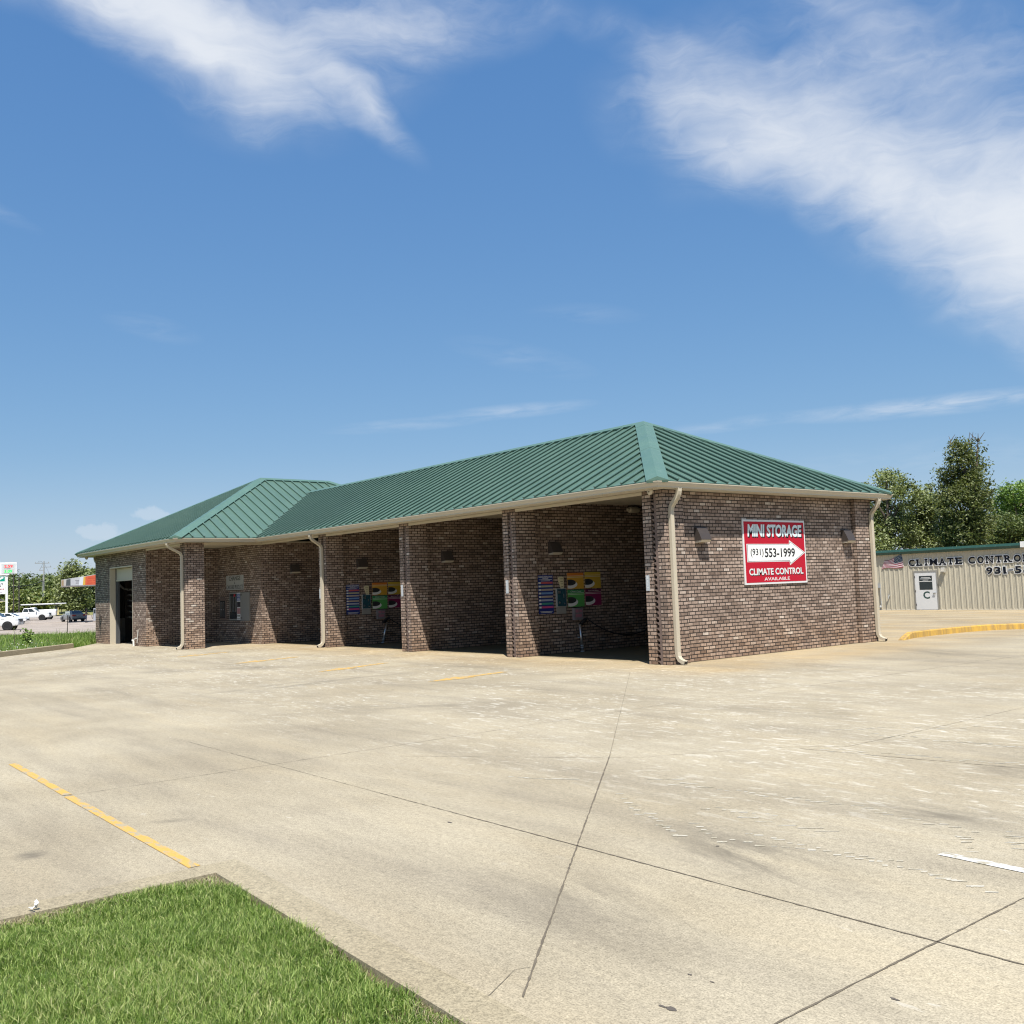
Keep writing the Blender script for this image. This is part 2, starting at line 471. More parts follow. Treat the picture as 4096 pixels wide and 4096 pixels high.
# ------------------------------------------------------------------ mesh building
class MB:
    def __init__(s):
        s.v = []
        s.f = []
        s.m = []

    def add(s, verts, faces, mi=0):
        o = len(s.v)
        s.v += [tuple(v) for v in verts]
        s.f += [tuple(i + o for i in f) for f in faces]
        s.m += [mi] * len(faces)
        return s

    def box(s, x0, x1, y0, y1, z0, z1, mi=0, skip=()):
        if x0 > x1: x0, x1 = x1, x0
        if y0 > y1: y0, y1 = y1, y0
        if z0 > z1: z0, z1 = z1, z0
        v = [(x0, y0, z0), (x1, y0, z0), (x1, y1, z0), (x0, y1, z0), (x0, y0, z1), (x1, y0, z1), (x1, y1, z1), (x0, y1, z1)]
        fs = {'-z': (0, 3, 2, 1), '+z': (4, 5, 6, 7), '-y': (0, 1, 5, 4), '+x': (1, 2, 6, 5), '+y': (2, 3, 7, 6), '-x': (3, 0, 4, 7)}
        return s.add(v, [f for k, f in fs.items() if k not in skip], mi)

    def prism(s, poly, axis, a, b, mi=0):
        """extrude a polygon along an axis; poly holds the two other coordinates in order"""
        n = len(poly)

        def P(p, t):
            if axis == 'x': return (t, p[0], p[1])
            if axis == 'y': return (p[0], t, p[1])
            return (p[0], p[1], t)
        v = [P(p, a) for p in poly] + [P(p, b) for p in poly]
        f = [tuple(range(n))[::-1], tuple(range(n, 2 * n))] + [(i, (i + 1) % n, n + (i + 1) % n, n + i) for i in range(n)]
        return s.add(v, f, mi)

    def tube(s, pts, r, seg=8, mi=0, cap=True):
        pts = [Vector(p) for p in pts]
        rs = r if isinstance(r, (list, tuple)) else [r] * len(pts)
        rings = []
        up = None
        for i, p in enumerate(pts):
            d = (pts[min(i + 1, len(pts) - 1)] - pts[max(i - 1, 0)]).normalized()
            if up is None:
                up = Vector((0, 0, 1)) if abs(d.z) < 0.9 else Vector((1, 0, 0))
            a = d.cross(up)
            if a.length < 1e-4: a = d.cross(Vector((0, 1, 0)))
            a.normalize()
            b2 = a.cross(d).normalized()
            up = b2
            rings.append([p + (a * math.cos(t) + b2 * math.sin(t)) * rs[i] for t in [2 * math.pi * j / seg for j in range(seg)]])
        v = [q for rg in rings for q in rg]
        f = []
        for i in range(len(pts) - 1):
            for j in range(seg):
                f.append((i * seg + j, i * seg + (j + 1) % seg, (i + 1) * seg + (j + 1) % seg, (i + 1) * seg + j))
        if cap:
            f.append(tuple(range(seg))[::-1])
            f.append(tuple((len(pts) - 1) * seg + j for j in range(seg)))
        return s.add(v, f, mi)

    def lathe(s, prof, axis_pt, axis='y', seg=20, mi=0):
        """prof: (radius, offset along axis)"""
        v, f = [], []
        n = len(prof)
        for j in range(seg):
            t = 2 * math.pi * j / seg
            for r, o in prof:
                c, q = r * math.cos(t), r * math.sin(t)
                if axis == 'y': v.append((axis_pt[0] + c, axis_pt[1] + o, axis_pt[2] + q))
                elif axis == 'x': v.append((axis_pt[0] + o, axis_pt[1] + c, axis_pt[2] + q))
                else: v.append((axis_pt[0] + c, axis_pt[1] + q, axis_pt[2] + o))
        for j in range(seg):
            for i in range(n - 1):
                a, b = j * n + i, ((j + 1) % seg) * n + i
                f.append((a, b, b + 1, a + 1))
        return s.add(v, f, mi)

    def build(s, name, mats, parent=None, uv=False, smooth=False, loc=None):
        me = bpy.data.meshes.new(name)
        me.from_pydata(s.v, [], s.f)
        ms = mats if isinstance(mats, (list, tuple)) else [mats]
        for m_ in ms:
            me.materials.append(m_)
        if len(ms) > 1:
            me.polygons.foreach_set('material_index', s.m)
        me.update()
        if uv:
            wall_uv(me)
        if smooth:
            me.polygons.foreach_set('use_smooth', [True] * len(me.polygons))
        o = bpy.data.objects.new(name, me)
        COL.objects.link(o)
        if parent is not None:
            o.parent = parent
        if loc is not None:
            o.location = loc
        return o


def wall_uv(me):
    ul = me.uv_layers.new(name='UVMap')
    co = np.empty(len(me.vertices) * 3)
    me.vertices.foreach_get('co', co)
    co = co.reshape(-1, 3)
    for p in me.polygons:
        n = p.normal
        if abs(n.z) > 0.8: ix = (0, 1)
        elif abs(n.x) > abs(n.y): ix = (1, 2)
        else: ix = (0, 2)
        for li in p.loop_indices:
            c = co[me.loops[li].vertex_index]
            ul.data[li].uv = (c[ix[0]], c[ix[1]])


def np_mesh(name, verts, quads, material, parent=None):
    """many separate quads at once; verts (N,3), quads (M,4)"""
    me = bpy.data.meshes.new(name)
    me.vertices.add(len(verts))
    me.vertices.foreach_set('co', np.asarray(verts, np.float32).ravel())
    k = quads.shape[1]
    me.loops.add(quads.size)
    me.loops.foreach_set('vertex_index', quads.astype(np.int32).ravel())
    me.polygons.add(len(quads))
    me.polygons.foreach_set('loop_start', np.arange(0, quads.size, k, dtype=np.int32))
    me.polygons.foreach_set('loop_total', np.full(len(quads), k, dtype=np.int32))
    me.materials.append(material)
    me.update(calc_edges=True)
    o = bpy.data.objects.new(name, me)
    COL.objects.link(o)
    if parent is not None:
        o.parent = parent
    return o


def empty(name, loc=(0, 0, 0), rz=0.0):
    o = bpy.data.objects.new(name, None)
    o.empty_display_size = 0.3
    COL.objects.link(o)
    o.location = loc
    o.rotation_euler = (0, 0, rz)
    return o


def tag(o, label, cat, group=None):
    o['label'] = label
    o['category'] = cat
    if group: o['group'] = group
    return o


def kind(o, k):
    o['kind'] = k
    return o


def copy_tree(o, parent=None):
    c = o.copy()
    COL.objects.link(c)
    c.parent = parent
    for ch in [q for q in bpy.data.objects if q.parent == o]:
        copy_tree(ch, c)
    return c


def text_poly(txt, size=1.0, bold=0.0, shear=0.0, xs=1.0, spacing=1.0, align='CENTER'):
    """letter shapes as (verts, faces) in the XY plane, from the built-in font"""
    cu = bpy.data.curves.new('lettering', 'FONT')
    cu.body = txt
    cu.size = size
    cu.offset = bold
    cu.shear = shear
    cu.space_character = spacing
    cu.align_x = align
    cu.resolution_u = 3
    ob = bpy.data.objects.new('lettering', cu)
    COL.objects.link(ob)
    dg = bpy.context.evaluated_depsgraph_get()
    me = bpy.data.meshes.new_from_object(ob.evaluated_get(dg))
    v = [(q.co.x * xs, q.co.y) for q in me.vertices]
    f = [tuple(p.vertices) for p in me.polygons]
    bpy.data.objects.remove(ob)
    bpy.data.meshes.remove(me)
    bpy.data.curves.remove(cu)
    return v, f


def fit_text(txt, w_, h_, **kw):
    """centre the letter shapes on the origin and scale them to w_ x h_"""
    v, f = text_poly(txt, **kw)
    xs = [q[0] for q in v]
    ys = [q[1] for q in v]
    cx, cy = (min(xs) + max(xs)) / 2, (min(ys) + max(ys)) / 2
    sx_, sy_ = w_ / (max(xs) - min(xs)), h_ / (max(ys) - min(ys))
    return [((a - cx) * sx_, (b - cy) * sy_) for a, b in v], f


def thick_text(mb, vf, place, depth, mi=0):
    """letters as thin solid plates: place(u, v, w) maps plate coordinates to 3D, w = distance off the wall"""
    v, f = vf
    n = len(v)
    V = [place(a, b, depth) for a, b in v] + [place(a, b, 0.0) for a, b in v]
    edges = {}
    for q in f:
        for i in range(len(q)):
            e = (q[i], q[(i + 1) % len(q)])
            key = (min(e), max(e))
            edges[key] = None if key in edges else e
    F = [tuple(q) for q in f] + [(e[1], e[0], e[0] + n, e[1] + n) for e in edges.values() if e]
    mb.add(V, F, mi)


# ================================================================== GROUND
far_ground = MB()
far_ground.add([(-4000, -4000, -1.4), (4000, -4000, -1.4), (4000, 4000, -1.4), (-4000, 4000, -1.4)], [(0, 1, 2, 3)])
kind(far_ground.build('ground', ground_mat('far_ground', (0.05, 0.075, 0.02), (0.09, 0.12, 0.04), 0.05)), 'structure')


def lot_z(y):
    t = min(max((y - 12.0) / 24.0, 0), 1)
    return -0.38 * t * t * (3 - 2 * t)


CURB_A = gz(296, 2592)
CURB_B = gz(0, 2629)
cdir = (Vector(CURB_B) - Vector(CURB_A)).normalized()
CURB_FAR = Vector(CURB_A) + cdir * 24
lot = MB()
LEAN = 0.045
GX0, GY0 = 7.73, -12.86           # the corner of the lawn island
# in front of the lawn edge line, split in bands so the sheet can follow the slope behind the building
lot.add([(CURB_FAR.x, CURB_FAR.y, 0), (-6, -60, 0), (GX0, -60, 0), (GX0, GY0, 0), (CURB_A.x - .0, GY0, 0)], [(0, 1, 2, 3)])
lot.f = []
lot.v = []
lot.m = []
lx = [(-60.0, CURB_FAR.x - 2), (CURB_FAR.y, CURB_FAR.x), (GY0, CURB_A.x + cdir.x * (CURB_A.y - GY0) / -cdir.y), (CURB_A.y, CURB_A.x), (-2.6, -29.9), (8.5, -30.2)]
lx += [(y, -30.2 - (y - 8.5) * 0.3) for y in (12, 15, 18, 21, 24, 27, 30, 33, 36, 60)]
prev = None
for y, x in lx:
    xr = GX0 if y < GY0 - 1e-6 else 60.0
    z = lot_z(y)
    lot.v += [(x, y, z), (GX0, y, z), (60.0, y - (LEAN * (60 - GX0) if abs(y - GY0) < 1e-6 else 0), z)]
n = len(lx)
for i in range(n - 1):
    a = i * 3
    lot.f.append((a, a + 1, a + 4, a + 3))
    lot.m.append(0)
    if lx[i][0] >= GY0 - 1e-6:
        lot.f.append((a + 1, a + 2, a + 5, a + 4))
        lot.m.append(0)
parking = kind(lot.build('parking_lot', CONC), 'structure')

# joints and cracks cut in the slab
jm = plain('joint_filler', (0.13, 0.108, 0.078), 0.95, var=0.5, scale=7)


def strip(mb, pts, wd, z=0.003, jag=0.0, step=0.12):
    """a thin ribbon following pts on the ground"""
    P = []
    for a, b in zip(pts[:-1], pts[1:]):
        a, b = Vector((a[0], a[1], 0)), Vector((b[0], b[1], 0))
        k = max(1, int((b - a).length / step)) if jag else 1
        P += [a + (b - a) * (i / k) for i in range(k)]
    P.append(Vector((pts[-1][0], pts[-1][1], 0)))
    vs = []
    for i, p in enumerate(P):
        d = (P[min(i + 1, len(P) - 1)] - P[max(i - 1, 0)]).normalized()
        nn = Vector((-d.y, d.x, 0))
        j = random.uniform(-jag, jag)
        h = wd / 2 * (random.uniform(0.35, 1.25) if jag else 1)
        vs += [(p.x + nn.x * (j + h), p.y + nn.y * (j + h), z + lot_z(p.y)), (p.x + nn.x * (j - h), p.y + nn.y * (j - h), z + lot_z(p.y))]
    mb.add(vs, [(2 * i, 2 * i + 1, 2 * i + 3, 2 * i + 2) for i in range(len(P) - 1)])


def G(x, y):
    p = gz(x, y)
    return (p.x, p.y)


JOINTS = [([(7.6, -10.86), (60, -10.86)], .013), ([(6.4, -10.86), (7.6, -10.86)], .008), ([G(2090, 3990), G(2440, 3020)], .013), ([G(2440, 3020), G(2520, 2690)], .005), ([(11.40, -12.80), (11.42, 12)], .012),
          ([(4.32, -12.85), (4.30, -5.0), (4.30, -2)], .007), ([(6.4, -10.86), (2, -10.86)], .005), ([(-22, -5.1), (0.6, -5.1)], .008),
          ([G(1600, 3025), G(2240, 3030), G(2560, 3030), G(3100, 2990), G(3400, 2985)], .006),
          ([G(3200, 2995), G(4096, 3075)], .010), ([G(3400, 2985), G(3700, 2920), G(4096, 2830)], .006), ([(4.6, -1.9), (5.0, 7)], .010),
          ([G(1940, 4000), G(2060, 3880), G(2120, 3870)], .003), ([(0.1, 14), (0.1, 36)], .015), ([(-16, 20), (40, 20)], .02)]
jmb = MB()
for pts, wd in JOINTS:
    strip(jmb, pts, wd, 0.003, jag=0.002, step=.04)
jmb.build('slab_joints', jm, parking)
# chalky tyre prints
tp = MB()
for (x0, y0, x1, y1, nn, ww, ll) in [(2640, 3115, 2790, 3135, 3, .05, .26), (2700, 3135, 3350, 3215, 22, .045, .09), (2480, 3180, 2560, 3250, 8, .05, .10), (2600, 3260, 2720, 3350, 11, .05, .11),
                                     (2780, 3300, 2850, 3345, 6, .045, .10), (3000, 3340, 3750, 3500, 20, .05, .08), (3300, 3000, 4090, 3060, 26, .05, .10), (3500, 2940, 4090, 2990, 26, .06, .10),
                                     (3850, 3340, 3890, 3400, 6, .035, .10), (4040, 3330, 4080, 3400, 6, .035, .14), (3200, 2930, 4000, 2900, 18, .05, .12), (2880, 3360, 3600, 3440, 14, .05, .08),
                                     (3000, 3270, 3300, 3330, 5, .04, .2), (2050, 3110, 2300, 3125, 8, .05, .14), (2800, 3230, 3100, 3260, 9, .05, .08), (3750, 3500, 3960, 3560, 7, .05, .1), (3300, 3200, 3900, 3330, 12, .04, .1)]:
    for i in range(nn):
        t = (i + random.uniform(-.3, .3)) / max(1, nn - 1)
        p = gz(x0 + (x1 - x0) * t + random.uniform(-9, 9), y0 + (y1 - y0) * t + random.uniform(-7, 7))
        a = random.uniform(-.12, .12) + 0.62
        zz_ = random.uniform(.0019, .0029)
        L_, W_ = ll * random.uniform(.35, .95), ww * random.uniform(.3, .8)
        c, s_ = math.cos(a), math.sin(a)
        q = [(-L_ / 2, -W_ / 2), (L_ / 2 * random.uniform(.6, 1), -W_ / 2 * random.uniform(.5, 1)), (L_ / 2, W_ / 2 * random.uniform(.4, 1)), (-L_ / 2 * random.uniform(.5, 1), W_ / 2)]
        tp.add([(p.x + c * u - s_ * v, p.y + s_ * u + c * v, zz_) for u, v in q], [(0, 1, 2, 3)])
tp.build('tyre_prints', worn_paint('chalk_print', (0.46, 0.425, 0.345)), parking)
# dark spots
ds_ = MB()
for (x, y, r) in [(2688, 4036, .035), (2650, 4026, .022), (3580, 3998, .022), (3755, 2625, .05), (2870, 3385, .02), (2760, 3900, .015), (1800, 3290, .03), (2850, 3930, .015), (1570, 2760, .04)]:
    p = gz(x, y)
    k = 9
    ds_.add([(p.x + r * random.uniform(.5, 1.2) * math.cos(6.283 * i / k), p.y + .5 * r * random.uniform(.5, 1.2) * math.sin(6.283 * i / k), .0022) for i in range(k)], [tuple(range(k))])
ds_.build('oil_spots', plain('oil_spot', (0.10, 0.085, 0.07), 0.8), parking)

# painted markings
YEL = worn_paint('yellow_road_paint', (0.56, 0.335, 0.075))
WHT = worn_paint('white_road_paint', (0.62, 0.61, 0.58))
yl = MB()
strip(yl, [(1.93, -12.79), (4.28, -12.84)], .078, 0.004)
strip(yl, [(4.36, -12.85), (7.49, -12.905)], .078, 0.004)
tag(kind(yl.build('parking_line', YEL), 'structure'), 'long yellow painted line ending at the lawn corner', 'line')
wl = MB()
a_, b_ = gz(3765, 3415), gz(4096, 3484)
dd = (b_ - a_)
strip(wl, [(a_.x, a_.y), (a_.x + dd.x * 6, a_.y + dd.y * 6)], .085, 0.004)
tag(kind(wl.build('parking_line', WHT), 'structure'), 'white painted line at the right edge', 'line')
for i, (tip, tail, lab) in enumerate([((-1.69, -4.89), (-2.04, -2.74), 'boldest yellow arrow, in front of the bay nearest the red sign'), ((-5.98, -4.93), (-6.79, -2.65), 'worn yellow arrow, in front of the second bay from the red sign'),
                                      ((-10.72, -4.88), (-11.4, -2.70), 'worn yellow arrow, in front of the third bay from the red sign'), ((-15.39, -4.68), (-16.12, -2.74), 'faded yellow arrow, in front of the bay beside the vending wall')]):
    ar = MB()
    T, B = Vector((*tip, 0)), Vector((*tail, 0))
    d = (T - B).normalized()
    nn = Vector((-d.y, d.x, 0))
    H = T - d * 0.95
    P = [B + nn * .10, B - nn * .10, H - nn * .11, H - d * .05 - nn * .27, T, H - d * .05 + nn * .27, H + nn * .11]
    ar.add([(p.x, p.y, .004) for p in P], [(0, 1, 2, 6), (2, 3, 4), (2, 4, 6), (6, 4, 5)])
    o = ar.build('road_arrow', YEL)
    tag(kind(o, 'structure'), lab, 'arrow', 'yellow arrows in front of the wash bays')

# flush concrete band round the lawn and the soil inside it
band = MB()
bz = 0.004
band.box(GX0 - .22, GX0, -60, GY0 + .22, -.16, bz)
band.prism([(GX0, GY0), (60, GY0 - LEAN * (60 - GX0)), (60, GY0 + .22 - LEAN * (60 - GX0)), (GX0, GY0 + .22)], 'z', -.16, bz)
kind(band.build('kerb_band', CONC_PLAIN), 'structure')
soil = MB()
soil.add([(GX0, -60, -.03), (60, -60, -.03), (60, GY0 - LEAN * (60 - GX0), -.03), (GX0, GY0, -.03)], [(0, 1, 2, 3)])
kind(soil.build('lawn_soil', ground_mat('soil', (0.07, 0.062, 0.03), (0.13, 0.11, 0.06), 9, (0.20, 0.17, 0.11))), 'structure')

# verge: from the far kerb down to the filling station lot
vs, vf = [], []
e0 = [CURB_FAR + Vector((-2, -10, 0)), CURB_FAR, CURB_A, Vector((-29.9, -2.6, 0)), Vector((-30.2, 8.5, 0)), Vector((-37, 30, 0)), Vector((-46, 60, 0))]
e1 = [Vector((-95, -30, 0)), Vector((-86.5, -5, 0)), Vector((-79.3, 3.58, 0)), Vector((-71.5, 9.1, 0)), Vector((-66, 14, 0)), Vector((-60, 40, 0)), Vector((-60, 80, 0))]
K = 10
for p, q in zip(e0, e1):
    for i in range(K + 1):
        t = i / K
        r = p.lerp(q, t)
        zz = -0.004 + 0.075 * min(1, t * 12) - 0.87 * t * t * (3 - 2 * t)
        vs.append((r.x, r.y, zz))
for i in range(len(e0) - 1):
    for j in range(K):
        a = i * (K + 1) + j
        vf.append((a, a + 1, a + K + 2, a + K + 1))
vb = MB().add(vs, vf)
kind(vb.build('grass_verge', ground_mat('verge_turf', (0.045, 0.075, 0.016), (0.085, 0.125, 0.03), 1.4)), 'structure')

# filling station lot and the bank / hillside behind it
fl = MB()
fl.add([(-230, -120, -.81), (-60, -120, -.81), (-60, 120, -.81), (-230, 120, -.81)], [(0, 1, 2, 3)])
kind(fl.build('filling_station_lot', CONC_FAR), 'structure')
hv, hf = [], []
NI, NJ = 26, 40
for i in range(NI + 1):
    D = 196 + i * 11.0
    for j in range(NJ + 1):
        px_ = -700 + j * 45
        p = dep(px_, 2410, D)
        rise = -0.85
        t = (D - 196) / 286
        rise += 1.15 * min(1, t * 14) * (1.0 if px_ > 190 else 0.45)
        rise += 8.5 * max(0, t - .14) ** 1.3 + .12 * math.sin(j * 1.7 + i)
        hv.append((p.x, p.y, rise))
for i in range(NI):
    for j in range(NJ):
        a = i * (NJ + 1) + j
        hf.append((a, a + 1, a + NJ + 2, a + NJ + 1))
kind(MB().add(hv, hf).build('hillside', ground_mat('hill_grass', (0.13, 0.15, 0.05), (0.22, 0.21, 0.09), 0.06)), 'structure')


def ground_at(px_, D):                       # height of the hillside for a picture column and depth
    t = (D - 196) / 286
    return -0.85 + 1.15 * min(1, max(0, t) * 14) * (1.0 if px_ > 190 else 0.45) + 8.5 * max(0, t - .14) ** 1.3


# asphalt road on the hillside far left
rd = MB()
P0, P1 = dep(-20, 2398, 268), dep(118, 2428, 236)
for (a, b) in [(P0, P1)]:
    rd.add([(a.x, a.y, a.z + .15), (b.x, b.y, b.z + .15), (b.x + 1, b.y + 9, b.z - .55), (a.x + 1, a.y + 9, a.z - .55)], [(0, 1, 2, 3)])
kind(rd.build('hill_road', ground_mat('asphalt', (0.10, 0.105, 0.105), (0.14, 0.14, 0.14), .5)), 'structure')

# ================================================================== THE CAR WASH
SL = 0.49                                    # roof slope
ZE = 3.80                                    # roof edge
H = 3.66
L_ = 7.95
wash = empty('car_wash_building', (0, 0, 0))
tag(wash, 'long brown brick car wash with open bays under a green metal roof', 'car wash')
W = wash


def wall(x0, x1, y0, y1, z0=0.0, z1=H, name='brick_wall'):
    return MB().box(x0, x1, y0, y1, z0, z1).build(name, BRICK, W, uv=True)


def pier(xl, xr, y0=0.0, d=0.64, notch=True):
    """front pier with its toothed joint"""
    wd = xr - xl
    b = MB()
    g0, g1, g2 = xl + wd * .40, xl + wd * .555, xl + wd * .665
    if notch:
        b.box(xl, g0, y0, y0 + d, 0, H)
        b.box(g2 + .012, xr, y0, y0 + d, 0, H)
        b.box(g0, g2 + .012, y0 + .17, y0 + d, 0, H - .09)
        b.box(g0, g2 + .012, y0, y0 + d, H - .09, H)
    else:
        b.box(xl, xr, y0, y0 + d, 0, H)
    o = b.build('brick_pier', BRICK, W, uv=True)
    if notch:
        t = MB()
        t.box(g1, g2, y0 + .012, y0 + .169, 0, H - .092)
        z = .02
        while z < H - .22:
            # each tooth: a brick corner slanting out of the recess
            A, B2, C2 = (g1 - .001, z), (g1 - .001, z + .062), (g0 + .012, z + .062)
            v = [(A[0], y0 + .004, A[1]), (B2[0], y0 + .004, B2[1]), (C2[0], y0 + .004, C2[1]), (A[0], y0 + .12, A[1]), (B2[0], y0 + .12, B2[1]), (C2[0], y0 + .12, C2[1])]
            t.add(v, [(0, 2, 1), (3, 4, 5), (0, 1, 4, 3), (1, 2, 5, 4), (2, 0, 3, 5)])
            z += .1143
        t.build('toothed_joint', TRIM_BROWN, o)
    return o


PIERS = [(-.58, 0.0), (-5.40, -4.877), (-10.217, -9.704), (-15.12, -14.62)]
for xl, xr in PIERS:
    pier(xl, xr)
    MB().box(xl, xr, L_ - .64, L_, 0, H).build('brick_pier', BRICK, W, uv=True)
# dividing walls between the bays, and the end wall between its two pilasters
for xl, xr in PIERS[1:]:
    wall(xl + .12, xr - .14, .64, L_ - .64, 0, 3.86, 'dividing_wall')
wall(-.45, -.12, .64, L_ - .73, 0, 3.655, 'end_wall')
MB().box(-.12, 0, L_ - .73, L_ - .641, 0, H).build('pilaster', BRICK, W, uv=True)
MB().box(-.45, -.12, L_ - .73, L_ - .641, 0, H).build('pilaster', BRICK, W, uv=True)
# equipment room
wall(-23.44, -19.56, 0, .3)
wall(-19.86, -19.56, .3, L_)
wall(-23.44, -19.86, L_ - .3, L_)
# automatic bay
XA0, XA1, YF = -29.74, -23.44, -2.82
DO0, DO1, DH = -27.80, -24.97, 3.11
wall(XA0, DO0, YF, YF + .3)
wall(DO1, XA1, YF, YF + .3)
wall(DO0, DO1, YF, YF + .3, DH, H)
wall(XA1 - .3, XA1, YF + .3, 10.6)
wall(XA0, XA0 + .3, YF + .3, 10.6)
wall(XA0, XA1, 10.6, 10.9)
MB().box(XA0 + .3, XA1 - .3, YF + .31, 10.6, 3.4, 3.45).build('ceiling', CREAM2, W)
ln_ = MB()  # near-black sheets added over the bay walls, standing in for shade
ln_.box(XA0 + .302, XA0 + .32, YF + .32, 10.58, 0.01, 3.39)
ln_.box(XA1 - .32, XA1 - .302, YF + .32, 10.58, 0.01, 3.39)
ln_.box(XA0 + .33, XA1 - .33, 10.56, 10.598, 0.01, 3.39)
ln_.build('shade_lining', plain('painted_shade_lining', (.022, .021, .02), .6), W)
# soldier course framing the bay door: thin brick edging standing proud
fr = MB()
fr.box(DO0 - .14, DO0 - .10, YF - .012, YF, 0, DH + .16)
fr.box(DO1 + .06, DO1 + .10, YF - .012, YF, 0, DH + .16)
fr.box(DO0 - .14, DO1 + .10, YF - .012, YF, DH + .16, DH + .20)
fr.build('door_edging', TRIM_BROWN, W)
# tan metal jambs, steel track and the sectional door rolled most of the way up
dj = MB()
dj.box(DO0, DO0 + .03, YF - .004, YF + .31, 0, DH - .02)
dj.box(DO1 - .03, DO1, YF - .004, YF + .31, 0, DH - .02)
dj.box(DO0, DO1, YF - .004, YF + .31, DH - .045, DH - .001)
frame = dj.build('door_frame', CREAM, W)
tr = MB()
tr.box(DO0 + .03, DO0 + .10, YF + .22, YF + .30, 0, DH - .05)
tr.box(DO0 + .12, DO0 + .20, YF + .26, YF + .34, 0, DH - .05)
tr.build('door_track', plain('dark_track', (.10, .105, .11), .5, metal=.3), frame)
dp = MB()
dp.box(DO0 + .06, DO1 - .03, YF + .24, YF + .29, 2.54, DH - .06)
dp.box(DO0 + .06, DO1 - .03, YF + .225, YF + .24, 2.54, 2.60)
dp.box(DO1 - .75, DO1 - .70, YF + .23, YF + .24, 2.62, DH - .08)
dp.build('garage_door', CREAM2, W)
# corner column of the porch
XC = -19.42
pc = MB()
pc.box(XC - .5, XC - .5 + .17, YF, YF + .66, 0, H)
pc.box(XC - .5 + .25, XC, YF, YF + .66, 0, H)
pc.box(XC - .5 + .17, XC - .5 + .25, YF + .09, YF + .66, 0, H - .08)
pc.box(XC - .5 + .17, XC - .5 + .25, YF, YF + .66, H - .08, H)
pc.build('brick_pier', BRICK, W, uv=True)

for (xa, xb) in [(-4.877, -.58), (-9.704, -5.40), (-14.62, -10.217), (-19.56, -15.12)]:  # unseen panels added across the bay backs to keep the interiors dark
    rd_ = MB()
    rd_.box(xa, xb, L_ - .45, L_ - .40, .01, 3.86)
    for q in range(1, 6):
        rd_.box(xa, xb, L_ - .458, L_ - .45, q * .62 - .012, q * .62)
    rd_.build('rear_light_blocker', plain('brown_light_blocker', (.085, .07, .058), .6), W)

# ---- ceilings, soffits and the cream header boards
cb = MB()
for (a, b) in [(-4.877, -.58), (-9.704, -5.40), (-14.62, -10.217), (-19.56, -15.12)]:
    cb.box(a, b, .0, .06, 3.585, 3.652)
    cb.box(a, b, .012, .055, 3.652, 3.86)
cb.box(XA1, XC - .5, YF + .01, YF + .07, 3.585, 3.652)
cb.box(XC - .07, XC - .01, YF + .66, 0, 3.585, 3.652)
cb.build('header_board', CREAM, W)
MB().box(-19.56, -.08, .062, L_ - .1, 3.862, 3.90).build('ceiling', CREAM2, W)
sf = MB()
sf.box(-18.92, .251, -.403, -.001, 3.663, 3.672)
sf.box(-.30, .251, .0, 8.35, 3.663, 3.672)
sf.box(-18.92, .0, L_ + .001, 8.35, 3.663, 3.672)
sf.box(-30.30, -18.92, -3.317, YF - .001, 3.663, 3.672)
sf.box(XA1 + .001, -18.92, YF, -.001, 3.663, 3.672)
sf.box(-19.559, -18.92, -.001, 11.2, 3.664, 3.671)
sf.box(-30.30, XA0 - .001, YF, 11.2, 3.663, 3.672)
sf.build('soffit', CREAM2, W)

# ---- gutter: a moulded profile swept round the eaves with mitred corners
EAVE = [(-30.42, -3.437), (-18.80, -3.437), (-18.80, -.523), (.371, -.523), (.371, 8.47), (-18.80, 8.47), (-18.80, 11.4), (-30.42, 11.4)]


def inset(path, d):
    out = []
    k = len(path)
    for i in range(k):
        p0, p1, p2 = Vector(path[i - 1]), Vector(path[i]), Vector(path[(i + 1) % k])
        e1, e2 = (p1 - p0).normalized(), (p2 - p1).normalized()
        n1, n2 = Vector((-e1.y, e1.x)), Vector((-e2.y, e2.x))      # left normal = inward for a counter-clockwise path
        out.append(p1 + (n1 + n2) * d if abs(n1.dot(n2)) < .5 else p1 + n1 * d)
    return out


def sweep(mb, path, prof):
    rings = [inset(path, d) for d, z in prof]
    k, m_ = len(path), len(prof)
    V = [(rings[j][i].x, rings[j][i].y, prof[j][1]) for i in range(k) for j in range(m_)]
    Fc = []
    for i in range(k):
        i2 = (i + 1) % k
        for j in range(m_):
            j2 = (j + 1) % m_
            Fc.append((i * m_ + j, i2 * m_ + j, i2 * m_ + j2, i * m_ + j2))
    mb.add(V, Fc)


gt = MB()
sweep(gt, EAVE, [(0.0, 3.782), (0.0, 3.765), (.008, 3.757), (.012, 3.742), (.045, 3.690), (.048, 3.660), (.119, 3.660), (.119, 3.79), (.105, 3.79), (.105, 3.70), (.06, 3.70), (.022, 3.782)])
gt.build('gutter', CREAM, W)
fa = MB()
sweep(fa, EAVE, [(.119, 3.640), (.119, 3.80), (.14, 3.80), (.14, 3.640)])
fa.build('fascia', CREAM, W)

# ---- roof planes with raised ribs
ZR0 = 3.80


